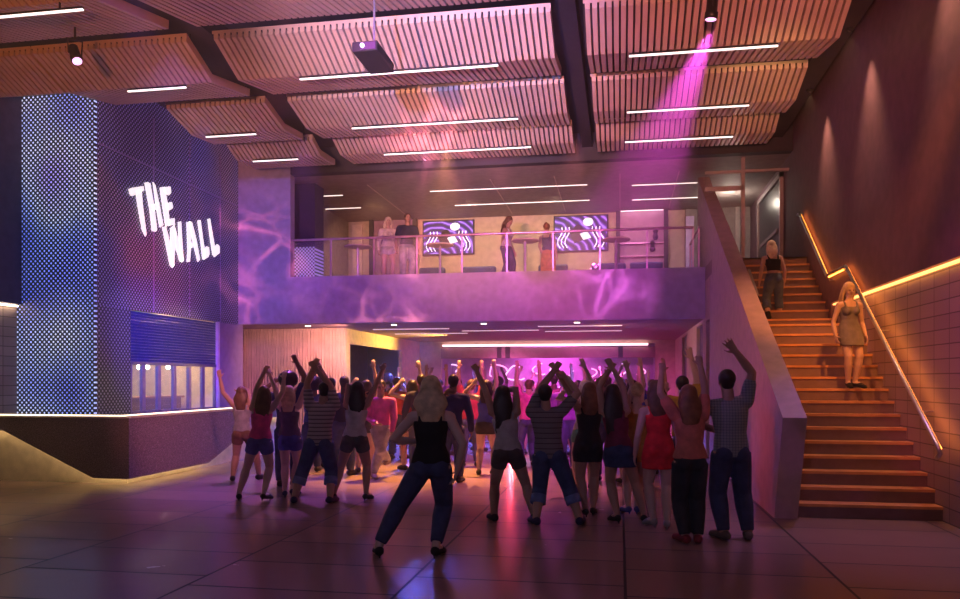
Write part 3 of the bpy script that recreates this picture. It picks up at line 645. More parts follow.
def person(label, d, feet, hipx, headx, H=1.70, face=0, sex='f', hands=(None, None), elbows=(None, None), z0=0, knees=(None, None), skin='pale',
           top=('tank', 'black', (.02, .02, .03)), bottom=('jeans', 'denim', (.05, .07, .16)), hair=('long', 'brown', .4), shoe=('flat', 'black', (.02, .02, .02)),
           group=None, pose='relax', vox=.0095, chestoff=0, headtilt=0, heady=None, palms=None, drop=0, topmat=None, look=0):
    """pixel x of feet/hip/head at depth d; face 0 = back to the viewer, 180 = facing; image-left limb first"""
    fa = math.radians(face)
    F = (FV*math.cos(fa)+RV*math.sin(fa)); R = Vector((F.y, -F.x, 0))
    sg = 1 if R.dot(RV) > 0 else -1                      # body right on image right?
    def G(px, off=0, z=0): q = P(px, 380, d+off); q.z = z0+z; return q
    def PT(t): return P(t[0], t[1], d+(t[2] if len(t) > 2 else 0))
    heel = .055 if shoe[0] == 'heel' else 0
    ank = [G(f[0], f[1] if len(f) > 1 else 0, (f[2] if len(f) > 2 else 0)+.04*H+heel) for f in feet]
    hip = G(hipx, 0, 0); LL = .48*H
    zs = []
    for a in ank:
        q = Vector((hip.x, hip.y, 0))-Vector((a.x, a.y, 0))
        lat = max(0, abs(q.dot(RV))-.05*H); dd = abs(q.dot(FV)); zs.append(a.z-z0+math.sqrt(max(.2, (LL*.99)**2-lat*lat-dd*dd)))
    hip.z = z0+min(min(zs), .525*H+heel)-drop
    nz = hip.z+.30*H
    neck = G(headx, -chestoff, 0); neck.z = nz
    neck = hip.lerp(neck, 1)
    neck = hip+(neck-hip).normalized()*.30*H
    up = (neck-hip).normalized(); Ls = (neck-hip).length
    root = empty('person', Vector((sum(a.x for a in ank)/2, sum(a.y for a in ank)/2, z0)), label, 'person', group)
    f_ = sex == 'f'
    def at(t): return hip+up*Ls*t
    def bend(t): return F*(-.012*H*math.sin(max(0, min(1, t))*math.pi)) # slight spine curve
    prof = [(-.16, .055, .045), (-.06, .088 if f_ else .084, .060), (.06, .098 if f_ else .088, .066), (.2, .088 if f_ else .085, .060), (.38, .069 if f_ else .080, .050), (.58, .080 if f_ else .092, .058), (.75, .088 if f_ else .102, .060), (.86, .086 if f_ else .104, .052), (.95, .055, .042), (1.04, .032, .032)]
    def torso(bm, t0, t1, grow, ease=0):
        ts = [p for p in prof if t0 < p[0] < t1]
        def it(t):
            for i in range(len(prof)-1):
                a, b = prof[i], prof[i+1]
                if a[0] <= t <= b[0]:
                    q = (t-a[0])/(b[0]-a[0]); return (t, a[1]+(b[1]-a[1])*q, a[2]+(b[2]-a[2])*q)
            return (t, *prof[0][1:]) if t < prof[0][0] else (t, *prof[-1][1:])
        loft(bm, [(at(t)+bend(t), R, F, w*H+grow+ease*(1-min(1, max(0, t)/.8)), dp*H+grow+ease*(1-min(1, max(0, t)/.8))) for t, w, dp in [it(t0)]+ts+[it(t1)]])
    if True:
        sh = []
        for i in (0, 1):
            s = -1 if i == 0 else 1
            c = at(.86)+R*(s*sg*(.098 if f_ else .115)*H)
            if hands[i] is not None and PT(hands[i]).z > c.z+.1: c = c+UZ*.028*H-R*(s*sg*.012*H)
            sh.append(c)
    hj = [hip+R*(s*sg*.050*H)-UZ*.01*H for s in (-1, 1)]
    kn = []; 
    for i in (0, 1):
        kd = (F*.6+RV*(.12*(-1 if i == 0 else 1))) if knees[i] is None else PT(knees[i])-hj[i]
        k, a = ik(hj[i], ank[i], .245*H, .237*H, hj[i]+kd*1.0+(ank[i]-hj[i])*.5); kn.append(k); ank[i] = a
    el, wr = [], []
    for i in (0, 1):
        s = -1 if i == 0 else 1
        if hands[i] is None:
            tg = sh[i]-UZ*.30*H+R*(s*sg*.05*H)+F*.03*H; hn = sh[i]-F*.4+R*(s*sg*.15)-UZ*.1
        else:
            tg = PT(hands[i]); hn = PT(elbows[i]) if elbows[i] else sh[i]+RV*s*.4+FV*.1
        e, w = ik(sh[i], tg, .172*H, .150*H, hn); el.append(e); wr.append(w)
    # --- body, one continuous mesh
    bm = bmesh.new(); torso(bm, -.16, 1.04, 0)
    if f_:
        for s in (-1, 1): ell(bm, at(.66)+R*(s*.042*H)+F*.040*H, (R*.034*H, F*.034*H, UZ*.034*H))
    for s in (-1, 1): ell(bm, at(-.03)+R*(s*.043*H)-F*.030*H, (R*.046*H, F*.046*H, UZ*.05*H))
    hcen = neck+up*(.105*H)+F*(.012*H+.02*max(0, look)); 
    hu = (up+F*math.tan(math.radians(headtilt))).normalized() if headtilt else UZ.copy()
    lk = math.radians(look)
    hF = (F-hu*F.dot(hu)).normalized(); hR = hF.cross(hu).normalized()
    k = H/1.70
    tube(bm, [at(.93), neck+up*.03*H, hcen-hu*.02*H], [.034*H, .031*H, .031*H] if f_ else [.038*H, .036*H, .035*H])
    ell(bm, hcen+hu*.018*k-hF*.008*k, (hR*.073*k, hF*.092*k, hu*.092*k), 16, 12)
    ell(bm, hcen-hu*.045*k+hF*.026*k, (hR*.053*k, hF*.060*k, hu*.068*k), 14, 10)
    tube(bm, [hcen+hu*.018*k+hF*.086*k, hcen-hu*.018*k+hF*.104*k], [.009*k, .0145*k], 8)
    ell(bm, hcen-hu*.020*k+hF*.096*k, (hR*.017*k, hF*.013*k, hu*.010*k), 8, 6)
    ell(bm, hcen-hu*.088*k+hF*.064*k, (hR*.026*k, hF*.022*k, hu*.02*k), 10, 8)
    ell(bm, hcen+hu*.034*k+hF*.072*k, (hR*.050*k, hF*.015*k, hu*.012*k), 10, 6)
    for s in (-1, 1):
        ell(bm, hcen+hR*(s*.074*k)-hF*.005*k-hu*.005*k, (hR*.009*k, hF*.019*k, hu*.031*k), 8, 8)
        ell(bm, hcen-hu*.03*k+hR*(s*.038*k)+hF*.062*k, (hR*.022*k, hF*.02*k, hu*.025*k), 8, 6)
    tube(bm, [sh[0], at(.9), sh[1]], [.034*H, .036*H, .034*H])
    for i in (0, 1):
        s = -1 if i == 0 else 1
        ra = (.030, .027, .0235, .024, .0165) if f_ else (.036, .033, .027, .028, .020)
        tube(bm, [sh[i], sh[i].lerp(el[i], .5), el[i], el[i].lerp(wr[i], .3), wr[i]], [x*H for x in ra])
        hd = wr[i]-el[i]
        upw = hands[i] is not None and wr[i].z > sh[i].z
        inn = -RV*s
        pal = (F if upw else inn) if palms is None or palms[i] is None else Vector(palms[i])
        th = inn if upw else F
        hand(bm, wr[i]-hd.normalized()*.005, hd, pal, th, .108*H, pose if isinstance(pose, str) else pose[i])
        rl = (.056, .052, .037, .036, .040, .0225) if f_ else (.054, .051, .038, .038, .041, .025)
        tube(bm, [hj[i], hj[i].lerp(kn[i], .35), kn[i], kn[i].lerp(ank[i], .1), kn[i].lerp(ank[i], .32), ank[i]], [x*H for x in rl], 12)
        if True:
            fd = (F*.96+R*(s*sg*.25)).normalized(); zz = ank[i].z-heel-.04*H
            toe = Vector((ank[i].x, ank[i].y, zz+.022))+fd*.115*H*(1 if not heel else .95)
            tube(bm, [ank[i], ank[i]-UZ*.02*H-fd*.012*H, ank[i].lerp(toe, .5)-UZ*.005, toe], [.022*H, .024*H, .024*H, .019*H], 10)
    body = remeshed('body', bm, SK[skin], root, vox)
    for s in (-1, 1):
        bm = bmesh.new(); c = hcen+hu*.008*k+hR*(s*.031*k)+hF*.083*k
        ell(bm, c, (hR*.013*k, hF*.008*k, hu*.006*k), 8, 6)
        obj('eye', bm, M('eye_dark', (.03, .02, .02), .3), root, True)
    bm = bmesh.new(); ell(bm, hcen-hu*.052*k+hF*.0855*k, (hR*.022*k, hF*.009*k, hu*.0075*k), 10, 6)
    obj('lips', bm, M('lips', (.45, .16, .16), .5), root, True)
    # --- hair
    st, hc, hl = hair[:3]; vol = hair[3] if len(hair) > 3 else 1.0; bm = bmesh.new()
    g = .012 if st == 'short' else .02
    if st == 'afro': ell(bm, hcen+hu*.06-hF*.03, (hR*.15*k, hF*.14*k, hu*.14*k), 18, 12)
    else:
        ell(bm, hcen+hu*(.034 if st != 'short' else .03)*k-hF*.022*k, (hR*(.073+g)*k, hF*(.087+g*.8)*k, hu*(.080+g)*k), 18, 12)
        if st == 'short': ell(bm, hcen-hu*.03*k-hF*.045*k, (hR*.066*k, hF*.05*k, hu*.055*k), 12, 8)
    if st in ('long', 'bob'):
        n = 6; secs = []
        for j in range(n+1):
            q = j/n; c = hcen-hF*(.062+.035*math.sin(q*2.2)+.02*q)*k*(1)-hu*(-.03*k+q*hl)
            w = (.086+.034*math.sin(min(1, q*1.15)*math.pi)+.008*math.sin(q*9+hipx)-.018*q**3)*k*(1+(vol-1)*min(1, q*2))
            secs.append((c, hR, hF, w, (.052-.022*q)*k))
        loft(bm, secs, 16)
        for s in (-1, 1):  # locks beside the face
            pts = [hcen+hR*(s*.076*k)+hu*.03*k-hF*.01*k, hcen+hR*(s*.088*k)-hu*.06*k-hF*.02*k, hcen+hR*(s*.085*k)-hu*min(hl, .22)-hF*.03*k]
            tube(bm, pts, [.024*k, .028*k, .012*k], 8)
        rnd = random.Random(int(hipx*10))
        for j in range(9):  # loose strand ends
            x = (j/4-1)*.085*k*vol; c = hcen-hF*(.10+.01*rnd.random())*k+hR*x
            tube(bm, [c-hu*hl*.6, c-hu*(hl*(.98+.12*rnd.random()))], [.014, .005], 6)
    if st == 'bun': ell(bm, hcen+hu*.1*k-hF*.08*k, (hR*.05*k, hF*.05*k, hu*.045*k), 12, 8)
    remeshed('hair', bm, HR[hc], root, max(vox, .009), 2)
    # --- clothes
    ts, tn, tc = top; tm = topmat or FB(tn, tc)
    bs, bn, bc = bottom; bmt = FB(bn, bc)
    hem_t = .06 if bs in ('jeans', 'rolled', 'shorts', 'skirt') else .1
    if ts:
        bm = bmesh.new()
        low = hem_t if ts != 'shirt' else -.10
        if ts == 'crop': low = .33
        torso(bm, low, .80 if ts in ('tank', 'crop') else .97, .013, .012 if ts in ('shirt', 'tee') else .004)
        if f_:
            for s in (-1, 1): ell(bm, at(.66)+R*(s*.042*H)+F*.040*H, (R*.041*H, F*.041*H, UZ*.041*H))
        if ts in ('tank', 'crop'):
            for s in (-1, 1):
                tube(bm, [at(.76)+R*(s*.055*H)+F*.062*H, at(.93)+R*(s*.06*H)+F*.03*H, at(.985)+R*(s*.056*H), at(.93)+R*(s*.06*H)-F*.045*H, at(.76)+R*(s*.05*H)-F*.062*H], .016, 8)
        else:
            tube(bm, [sh[0], at(.9), sh[1]], [.042*H, .044*H, .042*H])
            for i in (0, 1):
                if ts == 'long': tube(bm, [sh[i], el[i], wr[i].lerp(el[i], .08)], [.043*H, .036*H, .026*H])
                else: tube(bm, [sh[i], sh[i].lerp(el[i], .62)], [.044*H, .039*H])
        remeshed('top', bm, tm, root, max(.011, vox), 2)
    if ts and False: pass
    bm = bmesh.new()
    if bs in ('jeans', 'rolled', 'shorts', 'capri'):
        torso(bm, -.16, .22, .010)
        for s in (-1, 1): ell(bm, at(-.03)+R*(s*.043*H)-F*.030*H, (R*.054*H, F*.054*H, UZ*.056*H))
        fr_ = {'jeans': 1.0, 'rolled': .42, 'capri': .55, 'shorts': -1}[bs]; loose = .009 if f_ else .013
        for i in (0, 1):
            if bs == 'shorts': tube(bm, [hj[i], hj[i].lerp(kn[i], .42)], [.064*H, .060*H], 12, False)
            else:
                e = kn[i].lerp(ank[i], .94 if fr_ == 1 else fr_)
                pts = [hj[i], hj[i].lerp(kn[i], .35), kn[i], kn[i].lerp(ank[i], .32 if fr_ > .4 else .2), e]
                tube(bm, pts, [(x*H+loose+.005) for x in (.056, .053, .043, .043, .027 if fr_ == 1 else .041)], 12, False)
        nmb = 'jeans' if bs != 'shorts' else 'shorts'
    else:
        hemf = {'skirt': .52, 'miniskirt': .36, 'dress': .55, 'longskirt': 1.35}[bs]
        hz = hip.lerp((kn[0]+kn[1])/2, min(1, hemf)); 
        if hemf > 1: hz = ((kn[0]+kn[1])/2).lerp((ank[0]+ank[1])/2, hemf-1)
        spd = abs((kn[1]-kn[0]).dot(R))/2*min(1, hemf)
        loft(bm, [(at(.24)+bend(.24), R, F, (.086 if f_ else .09)*H+.012, .060*H+.012), (at(.06), R, F, .100*H+.012, .072*H+.012), (hip.lerp(hz, .45), R, F, .104*H+.014+spd*.3, .078*H+.012), (hz, R, F, .100*H+.02+max(0, spd-.04*H), .078*H+.02)])
        for s in (-1, 1): ell(bm, at(-.03)+R*(s*.043*H)-F*.030*H, (R*.054*H, F*.054*H, UZ*.056*H))
        nmb = 'skirt'
    remeshed(nmb, bm, bmt, root, max(.012, vox), 2)
    if bs == 'rolled':
        for i in (0, 1):
            e = kn[i].lerp(ank[i], .40); dv = (ank[i]-kn[i]).normalized()
            bm = bmesh.new(); tube(bm, [e-dv*.05, e+dv*.05], [.040*H+.026, .040*H+.026], 14, False); obj('trouser_cuff', bm, FB(bn+'_cuff', tuple(min(1, x*1.9+.04) for x in bc)), root, True)
    # --- shoes
    for i in (0, 1):
        s = -1 if i == 0 else 1
        bm = bmesh.new(); fd = (F*.96+R*(s*sg*.25)).normalized(); zz = ank[i].z-heel-.04*H
        a0 = Vector((ank[i].x, ank[i].y, zz)); toe = a0+fd*.125*H+UZ*.022
        if heel:
            tube(bm, [ank[i]-UZ*.030*H-fd*.02*H, ank[i].lerp(toe, .55)-UZ*.012, toe], [.026*H, .026*H, .022*H], 10)
            tube(bm, [a0-fd*.03*H+UZ*(.035*H+heel*.6), a0-fd*.032*H+UZ*.008], [.016, .008], 8)
        else:
            tube(bm, [a0-fd*.025*H+UZ*.030*H, a0+fd*.04*H+UZ*.028*H, toe+UZ*.004], [.029*H, .029*H, .024*H], 12)
            if shoe[0] == 'boot': tube(bm, [a0+UZ*.03*H, ank[i].lerp(kn[i], .25)], [.030*H, .030*H], 12)
        for v in bm.verts:
            if v.co.z < zz+.004: v.co.z = zz+.004
        remeshed('shoe', bm, FB('shoe_'+shoe[1], shoe[2]), root, .010, 1)
    return root
NAVY, DEN, DGREY = (.03, .05, .16), (.06, .09, .22), (.06, .055, .06)
person('long-haired woman in grey tank top and brown shorts, arm raised beside the granite ledge', 13.3, [(232.6,), (259, .2)], 243, 242, 1.64, 0, 'f', ((220, 378), (240, 391, .25)), ((229, 398), (249, 379)), skin='tan', top=('tank', 'steel', (.30, .31, .38)), bottom=('shorts', 'umber', (.17, .09, .07)), hair=('long', 'brown', .30))
person('woman in a pink tank top and blue shorts with arms arched overhead', 11.1, [(239,), (264,)], 260, 263, 1.60, 0, 'f', ((264, 372, .1), (284, 378, .1)), ((250, 384), (281, 392)), skin='pale', top=('tank', 'pink', (.75, .10, .36)), bottom=('shorts', 'blue', (.10, .12, .42)), hair=('long', 'brown', .38), shoe=('heel', 'black', (.02,)*3))
person('blond woman in plum top and blue shorts, arms raised, beside the pink tank top', 11.5, [(285, -.1), (293, .1)], 290, 289, 1.58, 0, 'f', ((270, 376, .15), (316, 369, -.05)), ((279, 386), (304, 388)), skin='pale', top=('tank', 'plum', (.13, .09, .15)), bottom=('shorts', 'royal', (.07, .08, .30)), hair=('bob', 'blond', .20), shoe=('heel', 'navy', (.02, .02, .08)))
person('man in grey striped shirt and rolled jeans, arms crossed overhead, left of white tank top', 10.9, [(294,), (330,)], 319, 323, 1.74, 0, 'm', ((314, 367, .1), (317, 370, -.05)), ((304, 379), (338, 374)), skin='tan', topmat=striped('stripes_grey', (.42, .38, .42), (.12, .10, .13), .055, .3), top=('shirt', 'stripe', (.2,)*3), bottom=('rolled', 'denim_blue', DEN), hair=('short', 'dark', 0), shoe=('flat', 'navy', (.03, .04, .12)), knees=((303, 470, .15), (331, 470, .15)))
person('woman in a white tank top and grey shorts, one fist high', 11.1, [(334,), (366,)], 355, 357, 1.66, 0, 'f', ((361, 393, .15), (383, 368, .1)), ((349, 376), (371, 396)), skin='tan', top=('tank', 'white', (.55, .57, .60)), bottom=('shorts', 'charcoal', (.10, .10, .11)), hair=('long', 'dark', .42), shoe=('heel', 'black', (.02,)*3), pose=('relax', 'fist'))
person('man in a magenta pink shirt and pale jeans dancing towards the viewer', 13.7, [(388, .25, .22), (373,)], 381, 381, 1.72, 172, 'm', ((376, 423, -.25), (392, 434, -.15)), ((367, 412), (399, 412)), skin='tan', top=('long', 'magenta', (.85, .13, .50)), bottom=('jeans', 'pale_denim', (.45, .45, .55)), hair=('short', 'dark', 0), shoe=('flat', 'beige', (.4, .3, .25)), headtilt=14)
person('blond woman in black tank top and dark jeans, legs astride, standing in front', 7.55, [(379,), (436,)], 431, 431, 1.80, 0, 'f', ((414, 441, .05), (457, 470, -.05)), ((400, 422, -.1), (460, 435, -.1)), skin='pale', top=('tank', 'black', (.012, .012, .016)), bottom=('jeans', 'ink_denim', (.05, .065, .16)), hair=('long', 'blond', .34, 1.3), shoe=('heel', 'black', (.02,)*3), vox=.0085, pose='relax')
person('woman in grey tank top and dark shorts, one fist high, left of the black-striped shirt', 9.5, [(494,), (534,)], 508, 504, 1.68, 0, 'f', ((473, 362, .1), (502, 391, .2)), ((488, 397), (516, 373)), skin='tan', top=('tank', 'dove', (.42, .43, .46)), bottom=('shorts', 'pattern', (.09, .07, .07)), hair=('long', 'dark', .42), shoe=('flat', 'black', (.02,)*3), pose=('fist', 'relax'))
person('man in black shirt with thin pale stripes and rolled jeans, arms crossed overhead', 9.26, [(536,), (580,)], 549, 546, 1.72, 0, 'm', ((556, 366, .1), (566, 378, .1)), ((531, 372), (572, 392)), skin='tan', topmat=striped('stripes_black', (.22, .20, .23), (.025, .02, .03), .06, .14), top=('shirt', 'stripe', (.2,)*3), bottom=('rolled', 'denim_blue', DEN), hair=('short', 'dark', 0), shoe=('flat', 'navy', (.03, .04, .12)), knees=((540, 485, .15), (568, 485, .15)))
person('brown-haired woman in black top and black skirt, right of the black-striped shirt', 9.8, [(585,), (593, .1)], 588, 589, 1.63, 0, 'f', ((556, 371, .05), (606, 374, .1)), ((566, 386), (592, 384)), skin='tan', top=('tank', 'coal', (.03, .025, .03)), bottom=('skirt', 'jet', (.02, .02, .03)), hair=('long', 'auburn', .36), shoe=('heel', 'black', (.02,)*3))
person('black-haired woman in maroon top and denim mini skirt, arms joined in an arch', 9.35, [(617,), (644,)], 619, 614, 1.64, 0, 'f', ((609, 371, .05), (613, 369, 0)), ((603, 388), (634, 382)), skin='tan', top=('tank', 'maroon', (.20, .03, .07)), bottom=('skirt', 'denim_dark', (.05, .07, .17)), hair=('long', 'dark', .46), shoe=('heel', 'black', (.02,)*3))
person('woman in an ochre dress half hidden left of the red dress', 10.0, [(628,), (637,)], 638, 637, 1.62, 0, 'f', ((627, 368, 0), (650, 410, .1)), ((641, 386), (652, 420)), skin='pale', top=('tank', 'ochre', (.50, .25, .06)), bottom=('dress', 'ochre', (.50, .25, .06)), hair=('bun', 'blond', 0), shoe=('heel', 'blue', (.05, .07, .3)), pose=('fist', 'relax'))
person('woman in a red dress with long dark hair', 9.1, [(653,), (667, -.1)], 659, 657, 1.66, 0, 'f', (None, None), (None, None), skin='pale', top=('tank', 'red', (.70, .03, .04)), bottom=('dress', 'red', (.70, .03, .04)), hair=('long', 'brown', .36), shoe=('heel', 'grey', (.3, .28, .3)))
person('auburn-haired woman in coral top and dark jeans, both arms raised, beside the checked shirt', 8.24, [(685,), (698,)], 690, 689, 1.66, 0, 'f', ((662, 371, .1), (700, 358, .05)), ((663, 398), (718, 382)), skin='tan', top=('tee', 'coral', (.62, .20, .17)), bottom=('jeans', 'black_denim', (.03, .035, .05)), hair=('long', 'auburn', .42), shoe=('flat', 'red', (.25, .03, .05)), pose=('fist', 'fist'))
person('dark-haired man in yellow shirt, one open hand high, behind the coral top', 10.6, [(678,), (694,)], 685, 683, 1.78, 0, 'm', ((665, 392, .1), (691, 357, 0)), ((670, 402), (697, 380)), skin='pale', top=('tee', 'mustard', (.55, .38, .07)), bottom=('jeans', 'pale_grey', (.2, .2, .22)), hair=('short', 'dark', 0), shoe=('flat', 'white', (.6, .6, .6)), pose=('relax', 'open'))
person('man in grey checked shirt and dark jeans, right hand raised, beside the sloping balustrade', 8.4, [(724,), (748,)], 731, 728, 1.84, 0, 'm', ((715, 430, .25), (736, 352, 0)), ((708, 415, .1), (753, 376)), skin='tan', topmat=checked('check_grey', (.30, .34, .38), (.14, .17, .22), .03), top=('shirt', 'check', (.2,)*3), bottom=('jeans', 'ink_denim', (.05, .065, .16)), hair=('short', 'dark', 0), shoe=('flat', 'taupe', (.12, .1, .09)), pose=('relax', 'open'))
# ---- on the stairs
def zstep(n): return steps[n-1][1]
dA = 12.55
person('blond woman in black top and blue dungarees climbing the stairs, seen from behind', 14.45, [(768.5, -.05), (780, .12)], 774, 772, 1.48, 5, 'f', (None, None), z0=zstep(16), skin='pale', top=('crop', 'black', (.012, .012, .016)), bottom=('capri', 'dungaree', (.10, .16, .28)), hair=('bob', 'platinum', .24), shoe=('boot', 'black', (.02,)*3))
person('fair-haired woman in a grey mini dress walking down the stairs', 11.5, [(848,), (855,)], 850, 849, 1.50, 178, 'f', (None, None), z0=zstep(9), skin='pale', top=('tank', 'grey_dress', (.20, .19, .21)), bottom=('dress', 'grey_dress', (.20, .19, .21)), hair=('long', 'blond', .34), shoe=('heel', 'black', (.02,)*3), headtilt=16)
# ---- on the balcony
person('platinum-haired woman in white blouse and denim shorts on the balcony', 20.2, [(384,), (392,)], 388, 388, 1.68, 165, 'f', (None, (396, 262, -.05)), (None, (400, 250, 0)), z0=4.2, skin='pale', top=('long', 'blouse', (.8, .74, .66)), bottom=('shorts', 'pale_denim', (.38, .42, .52)), hair=('long', 'platinum', .30), vox=.012)
person('man in a navy tee and grey jeans beside the white blouse on the balcony', 20.2, [(403,), (411,)], 407, 407.5, 1.78, 165, 'm', (None, None), z0=4.2, skin='tan', top=('tee', 'navy', (.03, .04, .09)), bottom=('jeans', 'grey_jeans', (.32, .34, .40)), hair=('short', 'brown', 0), vox=.012)
person('brown-haired woman in pale top and dark trousers standing on the balcony', 20.2, [(502.5,), (511,)], 506.5, 508, 1.70, 120, 'f', ((503, 252, 0), None), ((500, 243), None), z0=4.2, skin='tan', top=('tank', 'pearl', (.6, .55, .6)), bottom=('jeans', 'slate_trousers', (.07, .08, .12)), hair=('long', 'brown', .34), vox=.012, headtilt=15)
person('woman in a blue top and long orange skirt standing by the right balcony table', 20.9, [(545.5,), (550,)], 548, 547, 1.66, 20, 'f', ((543, 255, 0), None), ((541, 245), None), z0=4.2, skin='pale', top=('tank', 'blue_top', (.08, .11, .26)), bottom=('longskirt', 'orange', (.70, .36, .18)), hair=('bun', 'auburn', 0), vox=.012)
# ---- the packed crowd behind: a few built once, then copied with clothes of their own
G_ = 'dancers packed under the balcony'
BG = [
 ('afro', 12.6, 287, 1.80, dict(sex='m', hands=((270, 385), (297, 363)), elbows=((262, 400), (305, 385)), top=('tee', 'indigo', (.05, .05, .16)), hair=('afro', 'dark', 0), skin='deep')),
 ('slim', 14.0, 343, 1.80, dict(sex='m', top=('long', 'night', (.03, .03, .06)), hair=('short', 'dark', 0), skin='deep')),
 ('girl', 14.5, 365, 1.72, dict(sex='f', hands=((352, 384), (374, 360)), elbows=((350, 400), (380, 385)), top=('tank', 'crimson', (.45, .04, .08)), bottom=('miniskirt', 'black_skirt', (.03, .03, .04)), hair=('long', 'dark', .35))),
 ('cheer', 15.5, 470, 1.74, dict(sex='m', hands=((458, 358), (483, 356)), elbows=((454, 378), (487, 378)), top=('tee', 'scarlet', (.5, .05, .08)), hair=('short', 'brown', 0), skin='tan')),
 ('sway', 13.0, 452, 1.82, dict(sex='m', hands=((444, 395, -.2), None), elbows=((436, 402), None), top=('long', 'midnight', (.03, .035, .12)), hair=('short', 'dark', 0), skin='deep')),
 ('blonde', 12.2, 584, 1.72, dict(sex='f', hands=((570, 388), (582, 357)), elbows=((566, 402), (592, 380)), top=('tank', 'silver', (.5, .5, .55)), bottom=('miniskirt', 'green_skirt', (.1, .3, .2)), hair=('bob', 'platinum', .24))),
]
PRO = {}
LBL = {'afro': 'dancer with round afro and one arm high behind the woman in plum', 'slim': 'tall dark figure standing behind the woman in the white tank top', 'girl': 'woman in a crimson top dancing left of the magenta shirt', 'cheer': 'man in scarlet tee with both arms up, left of the grey tank top', 'sway': 'tall man in midnight blue just right of the blond woman in black', 'blonde': 'dancer with platinum bob behind the woman in black top and skirt'}
for nm, d, px, H, kw in BG:
    r = person(LBL[nm], d, [(px-7,), (px+7, .1)], px, px+1, H, 0, vox=.013, group=G_, **kw)
    PRO[nm] = r
finalize()
def clone(src, px, d, rot, sc, label, top=None):
    b = P(px, 380, d); r = src.copy(); COL.objects.link(r); r.location = (b.x, b.y, 0); r.rotation_euler = (0, 0, math.radians(rot)); r.scale = (sc,)*3; r['label'] = label
    for ch in list(src.children):
        c = ch.copy(); COL.objects.link(c); c.parent = r
        if top and ch.name.startswith('top'): c.material_slots[0].link = 'OBJECT'; c.material_slots[0].material = FB(top[0], top[1])
    return r
CL = [
 ('slim', 420, 14.6, 0, 1.02, 'tall dark dancer left of the blond woman in black tank top, behind', ('ink', (.03, .03, .08))),
 ('girl', 410, 15.0, 20, 1.0, 'dark-haired woman in wine top right of the magenta shirt', ('wine', (.3, .04, .08))),
 ('cheer', 436, 17.5, 0, .98, 'distant dancer with arms up, straight behind the blond woman in black', ('violet', (.2, .05, .4))),
 ('sway', 397, 17.0, -20, .98, 'dancer in red standing just right of the magenta shirt', ('fire', (.6, .06, .05))),
 ('girl', 486, 14.2, -15, 1.0, 'woman in a blue top left of the grey tank top', ('cobalt', (.06, .08, .4))),
 ('cheer', 527, 15.6, 10, 1.0, 'dancer in rose tee, arms up, between grey tank top and black stripes', ('rose', (.6, .1, .3))),
 ('sway', 568, 14.4, 180, 1.0, 'dancer in violet facing the camera, behind the black-striped shirt', ('purple', (.25, .08, .4))),
 ('slim', 604, 13.4, 5, 1.0, 'dark figure behind the joined arms of the maroon top', ('teal', (.03, .14, .16))),
 ('girl', 630, 13.0, 0, 1.0, 'woman in a royal blue top behind the ochre dress', ('azure', (.06, .1, .45))),
 ('cheer', 650, 14.2, 10, 1.0, 'dancer with arms up in a blue tee behind the red dress', ('sapphire', (.05, .07, .35))),
 ('afro', 312, 14.6, 15, .96, 'dancer with a round afro behind the grey striped shirt', ('lapis', (.08, .1, .4))),
 ('slim', 330, 15.4, 0, .98, 'slim dark figure between the grey striped shirt and the white tank top', ('plum2', (.2, .05, .2))),
]
for nm, px, d, rot, sc, lb, tp in CL: clone(PRO[nm], px, d, rot, sc, lb, tp)
FARN = ['girl', 'cheer', 'blonde', 'afro', 'sway', 'slim']
FCOL = [('far_rose', (.6, .15, .35)), ('far_blue', (.1, .12, .5)), ('far_violet', (.35, .12, .5)), ('far_red', (.6, .06, .08)), ('far_white', (.6, .55, .6))]
rnd = random.Random(11)
HT = {'girl': 'long hair', 'cheer': 'arms up', 'blonde': 'platinum bob', 'afro': 'round afro', 'sway': 'one arm bent', 'slim': 'slim build'}
SEC = [(395, 'left of the bar opening'), (430, 'at the bar opening left edge'), (462, 'below the first neon curl'), (494, 'below the second neon curl'), (523, 'below the third neon curl'), (556, 'below the fifth neon curl'), (588, 'below the sixth neon curl'), (622, 'below the seventh neon curl'), (648, 'at the bar opening right edge')]
for row, (d, w) in enumerate(((18.5, 'nearer'), (21.5, 'middle'), (24.5, 'farthest'))):
    for i, (px, wh) in enumerate(SEC):
        k = (i*2+row*3) % 6; cn, cc = FCOL[(i+row*2) % 5]
        clone(PRO[FARN[k]], px+rnd.uniform(-8, 8)+row*5-5, d+rnd.uniform(-.7, .7), rnd.choice((0, 20, -30, 170, 200, 90)), rnd.uniform(.94, 1.03),
              'dancer in a %s top, %s, %s, %s row' % (cn[4:], HT[FARN[k]], wh, w), (cn, cc))
